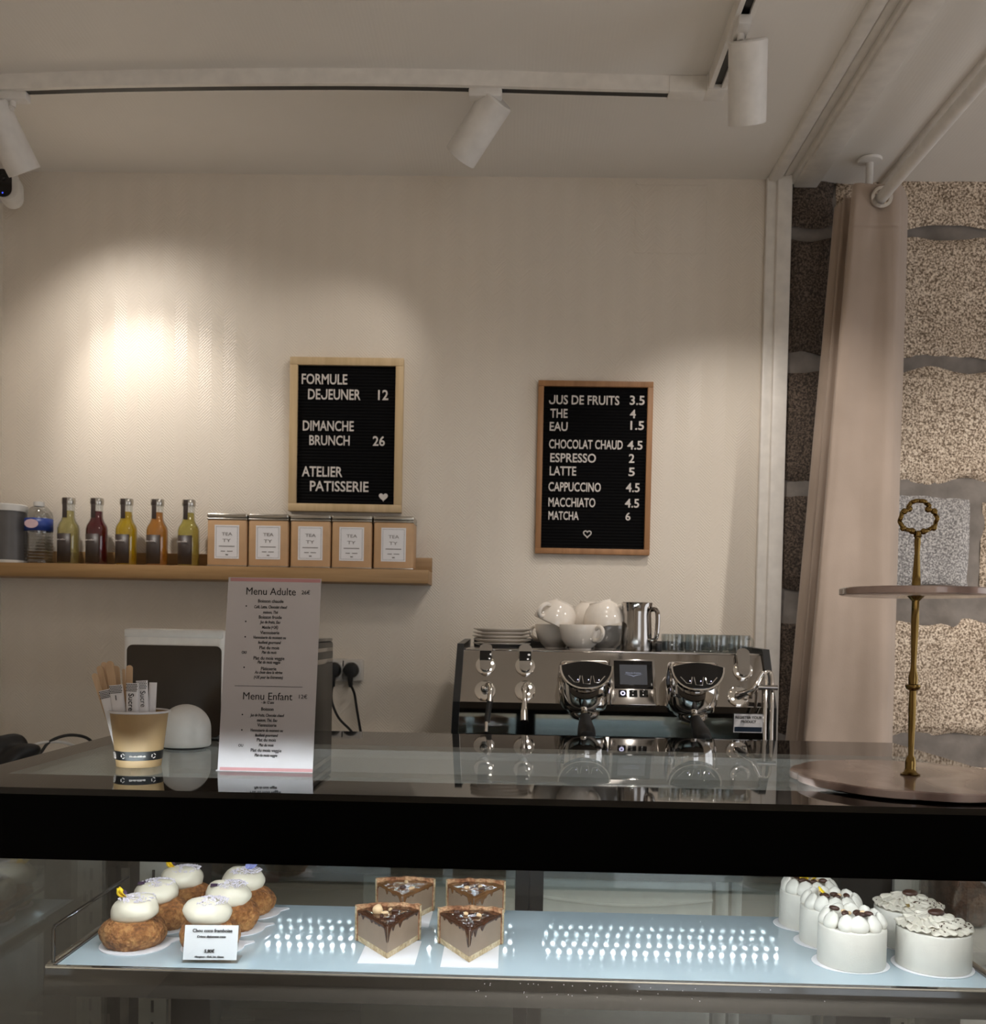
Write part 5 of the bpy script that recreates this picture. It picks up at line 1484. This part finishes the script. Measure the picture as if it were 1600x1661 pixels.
def line(py, body, wpx, u=0.505, cap=6.0, it=False, bold=0.0):
    cxp = left_edge(py) + u * width(py)
    x, y = vfrac(cxp, py); s_ = wcard / width(py)
    put_text(tm, body, x - wpx * s_ / 2, x + wpx * s_ / 2, y - cap * s_ / 2, cap * s_, mt, 0.0002, 0.22 if it else 0.0, bold)
def bullet(py):
    x, y = vfrac(left_edge(py) + 0.243 * width(py), py)
    tm.lathe([(0, 0), (0.0011, 0), (0.0011, 0.0002), (0, 0.0002)], MF @ Vector((x, y, 0.0003)), 10, MF)
line(959, 'Menu Adulte', 80, 0.505, 12.5); line(961, '26€', 13.5, 0.88, 6.8)
for py, tx, w_, it in ((975, 'Boisson chaude', 41, 0), (984.5, 'Café, Latte, Chocolat chaud', 53, 1), (993, 'maison, Thé', 24, 1), (1001, 'Boisson froide', 37, 0), (1009, 'Jus de fruits, Eau', 33, 1),
                       (1017.5, 'Matcha (+2€)', 26, 1), (1026, 'Viennoiserie', 31, 0), (1034, 'Viennoiserie du moment ou', 53, 1), (1042, 'feuilleté gourmand', 37, 1), (1050.5, 'Plat du mois', 32, 0),
                       (1058, 'Plat du mois', 24, 1), (1067.5, 'Plat du mois veggie', 50, 0), (1074, 'Plat du mois veggie', 37, 1), (1084.5, 'Pâtisserie', 25, 0), (1090.5, 'Au choix dans la vitrine', 45, 1), (1098.5, '(+2€ pour les Entremets)', 47, 1),
                       (1139, '- de 12 ans', 21, 1), (1150, 'Boisson', 20, 0), (1160, 'Jus de fruits, Chocolat chaud', 55, 1), (1168, 'maison, Thé, Eau', 33, 1), (1176, 'Viennoiserie', 31, 0), (1184.5, 'Viennoiserie du moment ou', 53, 1),
                       (1192.5, 'feuilleté gourmand', 37, 1), (1200, 'Plat du mois', 31, 0), (1208.5, 'Plat du mois', 24, 1), (1217, 'Plat du mois veggie', 50, 0), (1225, 'Plat du mois veggie', 37, 1)):
    line(py, tx, w_, 0.505, 5.0 if it else 5.6, bool(it), 0.012)
for py in (983, 1008, 1033, 1082.5, 1159, 1184): bullet(py)
line(1058, 'OU', 7.5, 0.237, 4.6, False, 0.01); line(1209, 'OU', 7.5, 0.237, 4.6, False, 0.01)
line(1129, 'Menu Enfant', 80, 0.505, 12.5); line(1130, '12€', 13.5, 0.88, 6.8)
xa, ya = vfrac(381, 1112.5); xb, yb2 = vfrac(491, 1114.5)
k = len(tm.bm.verts); tm.span((xa, (ya + yb2) / 2 - 0.0003, 0), (xb, (ya + yb2) / 2 + 0.0003, 0.0003)); tm.bm.verts.ensure_lookup_table()
for v in tm.bm.verts[k:]: v.co = mt @ v.co
tm.build('printed_text', 'ink', mc, smooth=0)

# ---- payment terminal with dark customer screen
Yp = 1.70
x0 = atY(197, 1100, Yp).x + 0.002; x1 = atY(363, 1100, Yp).x; zt_ = atY(280, 1020, Yp).z - ZT1
pos = thing('payment_terminal', 'white framed till screen with a dark brown back panel behind the cup', 'till', ((x0 + x1) / 2, Yp, ZT1))
hw = (x1 - x0) / 2
MB().span((-hw, 0.0, 0.002), (hw, 0.030, zt_), 0.010, 4).build('housing', 'white', pos)
MB().span((-hw + 0.002, -0.002, zt_ - 0.016), (hw - 0.002, 0.024, zt_ - 0.001), 0.004).build('top_ledge', 'white_plastic', pos)
zpan = atY(280, 1047, Yp).z - ZT1
def rrect(xa, za, xb, zb, r, n=6):
    o = []
    for cx, cz, a0 in ((xb - r, zb - r, 0), (xa + r, zb - r, PI / 2), (xa + r, za + r, PI), (xb - r, za + r, 1.5 * PI)):
        for k in range(n + 1): a = a0 + PI / 2 * k / n; o.append((cx + r * math.cos(a), cz + r * math.sin(a)))
    return o
MB().prism(rrect(-hw + 0.008, 0.004, hw - 0.004, zpan, 0.010), 0.003, FACING, (0, 0.0005, 0)).build('screen_panel', 'screen', pos)
MB().span((-hw + 0.01, 0.002, 0), (hw - 0.01, 0.03, 0.003)).build('rubber_feet', 'rubber', pos)
MB().span((hw - 0.025, -0.006, 0.001), (hw - 0.005, 0.002, 0.0035)).build('metal_clip', 'steel', pos)
# ---- white dome
dp_ = atZ(289.5, 1217, ZT1)
R = 0.040
dm = thing('white_dome', 'plain white rounded dome standing right behind the paper cup', 'dome', (dp_.x, dp_.y + 0.033, ZT1))
dz = atY(290, 1142, dp_.y + 0.033).z - ZT1
hc = dz - R
prof = [(0, 0.0035), (R - 0.002, 0.0035), (R, 0.006)] + [(R, 0.006 + (hc - 0.006) * k / 4) for k in range(1, 5)] + [(R * math.cos(a), hc + R * math.sin(a)) for a in [PI / 2 * k / 12 for k in range(1, 12)]] + [(0, dz)]
MB().lathe(prof, n=56, rfun=None).build('shell', 'white_plastic', dm, smooth=60)
MB().lathe([(0, 0), (R - 0.008, 0), (R - 0.008, 0.004), (0, 0.004)], n=40).build('foot_ring', 'rubber', dm)

# ---- paper cup with stirrers and sugar
cbx = atZ(212, 1246, ZT1)
cx0, cy0 = cbx.x, cbx.y + 0.030
hcup = atY(212, 1156, cy0 - 0.04).z - ZT1
pc = thing('paper_cup', 'tan paper cup with black band holding sugar and stirrers', 'cup', (cx0, cy0, ZT1))
rb_, rt_ = 0.0300, 0.0392
rad = lambda z: rb_ + (rt_ - rb_) * z / hcup
MB().lathe([(0, 0.004), (rb_ - 0.001, 0.004), (rb_ - 0.0005, 0), (rb_, 0), (rad(hcup - 0.002), hcup - 0.002), (rt_ - 0.0008, hcup - 0.002), (rb_ - 0.0012, 0.0055), (0, 0.0055)], n=56).build('cup_wall', 'cup_tan', pc)
MB().tube([(( rt_ + 0.0006) * math.cos(2 * PI * k / 56), (rt_ + 0.0006) * math.sin(2 * PI * k / 56), hcup - 0.0012) for k in range(56)], 0.0016, 8, True).build('rolled_rim', 'paper', pc)
bd_ = MB().lathe([(rad(0.010) + 0.0003, 0.010), (rad(0.0225) + 0.0003, 0.0225)], n=56).build('printed_band', 'black', pc, recalc=False)
sy = MB()
def on_cup(a, z, off=0.0006):
    r = rad(z) + off; return Vector((r * math.sin(a), -r * math.cos(a), z))
for a in (-0.32, 0.98):
    for k in range(3):
        b1, b2 = 2 * PI * k / 3 + 0.3, 2 * PI * k / 3 + 1.6
        sy.tube([on_cup(a + 0.0026 * math.cos(b) / rb_, 0.0163 + 0.0030 * math.sin(b), 0.0012) for b in [b1 + (b2 - b1) * q / 4 for q in range(5)]], 0.0007, 6)
for dz_ in (0.012, 0.0145, 0.017, 0.0195): sy.tube([on_cup(-1.02, dz_, 0.001), on_cup(-0.86, dz_ + 0.0002, 0.001)], 0.0006, 5)
sy.tube([on_cup(-1.04, 0.0118, 0.001), on_cup(-1.04, 0.0205, 0.001), on_cup(-0.88, 0.0205, 0.001), on_cup(-0.84, 0.019, 0.001), on_cup(-0.84, 0.0118, 0.001), on_cup(-1.04, 0.0118, 0.001)], 0.0005, 5)
rr = random.Random(5)
a = -0.02
while a < 0.62:
    wv = rr.uniform(0.015, 0.035); sy.tube([on_cup(a, 0.0150, 0.0008), on_cup(a, 0.0150 + rr.uniform(0.0016, 0.0026), 0.0008)], 0.0004, 4); a += wv
sy.build('band_symbols', 'letter', bd_, smooth=0)

def cupP(px, py, Y): return atY(px, py, Y)
cbase = Vector((cx0, cy0, ZT1))
def stick(px0, py0, px1, py1, dy, w, label):
    tip = atY(px0, py0, cy0 + dy); low = atY(px1, py1, cy0 + dy * 0.6)
    d = (low - tip).normalized()
    bot = tip + d * ((tip.z - (ZT1 + 0.008)) / -d.z)
    off = Vector((bot.x - cx0, bot.y - cy0, 0)); lim = 0.024
    if off.length > lim: off *= lim / off.length; bot = Vector((cx0 + off.x, cy0 + off.y, bot.z))
    L = (tip - bot).length; z = (tip - bot).normalized()
    xax = Vector((1, 0, 0)); xax = (xax - z * xax.dot(z)).normalized(); yax = z.cross(xax)
    R = Matrix((xax, yax, z)).transposed()
    out = []
    for k in range(9): a = PI * k / 8; out.append((w / 2 * math.cos(a), L - w / 2 + w / 2 * math.sin(a)))
    out += [(-w / 2, 0), (w / 2, 0)]
    mb = MB().prism(out, 0.0014, R @ Matrix(((1, 0, 0), (0, 0, -1), (0, 1, 0))))
    o = mb.build('wooden_stirrer', 'stick', None, bot, smooth=0)
    tag(o, label, 'stirrer', 'wooden stirrers in the paper cup'); return o
stick(153, 1092, 172, 1150, -0.012, 0.0085, 'outermost left wooden stirrer, leaning furthest left in the cup')
stick(161, 1080, 174, 1140, 0.000, 0.0085, 'second wooden stirrer from the left, leaning in the cup fan')
stick(168, 1074, 178, 1140, 0.010, 0.0080, 'wooden stirrer third from the left, upright in the fan')
stick(178, 1072, 184, 1140, -0.004, 0.0110, 'wide wooden stirrer facing front in the middle of the fan')
stick(188, 1080, 190, 1140, 0.008, 0.0105, 'wooden stirrer at the right of the left-hand fan')
stick(201, 1085, 203, 1150, 0.016, 0.0040, 'thin wooden stirrer seen edge-on right of the fan')
stick(210.5, 1079, 209, 1150, 0.020, 0.0095, 'single wooden stirrer furthest right in the cup')
def sachet(px0, px1, pyt, pyb, dx, dy, roll, label, dots, text=None, yaw=0.0):
    """paper sugar tube standing in the cup; printed zigzag seal at the top"""
    cxp = (px0 + px1) / 2
    tip = atY(cxp + dx, pyt, cy0 + dy); lo = atY(cxp, pyb, cy0 + dy * 0.9)
    d = (lo - tip).normalized(); bot = tip + d * ((tip.z - (ZT1 + 0.022)) / -d.z)
    off = Vector((bot.x - cx0, bot.y - cy0, 0)); lim = 0.0235
    if off.length > lim: off *= lim / off.length; bot = Vector((cx0 + off.x, cy0 + off.y, bot.z))
    z = (tip - bot).normalized(); L = (tip - bot).length
    w = (px1 - px0) * 1.12 * cy0 / F_PX
    xax = Vector((math.cos(yaw), math.sin(yaw), 0)); xax = (xax - z * xax.dot(z)).normalized(); yax = z.cross(xax)
    R = Matrix((xax, yax, z)).transposed()
    th = thing('sugar_sachet', label, 'sachet', bot, 0, 'sugar sachets in the paper cup'); th.rotation_euler = R.to_euler()
    def body(u, v):
        a = 2 * PI * u; zz_ = L * v
        t_ = 0.0036 * min(1, (1 - v) / 0.22) ** 0.8 + 0.0004
        t_ *= min(1, v / 0.1 + 0.15)
        return Vector((w / 2 * math.copysign(abs(math.cos(a)) ** 0.7, math.cos(a)), t_ * math.sin(a), zz_))
    MB().grid(body, 24, 18, wrap=True).build('packet', 'paper', th, smooth=60)
    if dots:
        dm_ = MB(); nx = max(2, int(w / 0.0022))
        for r_ in range(5):
            for k in range(nx):
                x = -w / 2 + 0.0012 + (k + 0.5 * (r_ % 2)) * 0.0022
                if x < w / 2 - 0.0008:
                    zz_ = L - 0.0018 - r_ * 0.0022
                    tt = 0.0036 * min(1, (L - zz_) / (0.22 * L)) ** 0.8 + 0.0010
                    dm_.box((x, -tt, zz_), (0.0011, 0.0010, 0.0011), Matrix.Rotation(PI / 4, 3, 'Y'))
        o = dm_.build('printed_dots', 'ink', th, smooth=0); o['kind'] = 'stuff'
    if text:
        tmb = MB(); m_ = Matrix.Translation((0, -0.0043, 0)) @ FACING.to_4x4() @ Matrix.Rotation(-PI / 2, 4, 'Z')
        body_, size, ctr = text
        put_text(tmb, body_, -(L - 0.014), -(L - 0.014) + size * 3.1, ctr - size / 2, size, m_, 0.0004)
        tmb.build('printed_word', 'ink', th, smooth=0)
    return th
sachet(165, 183, 1119, 1152, -4, -0.014, 0, 'leftmost sugar sachet leaning left, dotted top', True)
sachet(183, 203, 1111, 1152, -5, -0.018, 0, 'sugar sachet second from the left with tiny print and dotted top', True, ('sucre poudre', 0.0022, 0.0))
sachet(206, 224, 1108, 1152, 0, -0.022, 0, 'sugar sachet in front with a large black word down it', True, ('Sucre', 0.0078, 0.0))
sachet(224, 240, 1104, 1152, -2, -0.016, 0, 'sugar sachet right of the front one, folded edge and slanted word', True, ('Sucre', 0.0072, 0.001), 0.35)
sachet(241, 252, 1107, 1152, 2, -0.004, 0, 'rightmost sugar sachet seen edge-on with a pointed tip', False, None, 0.5)
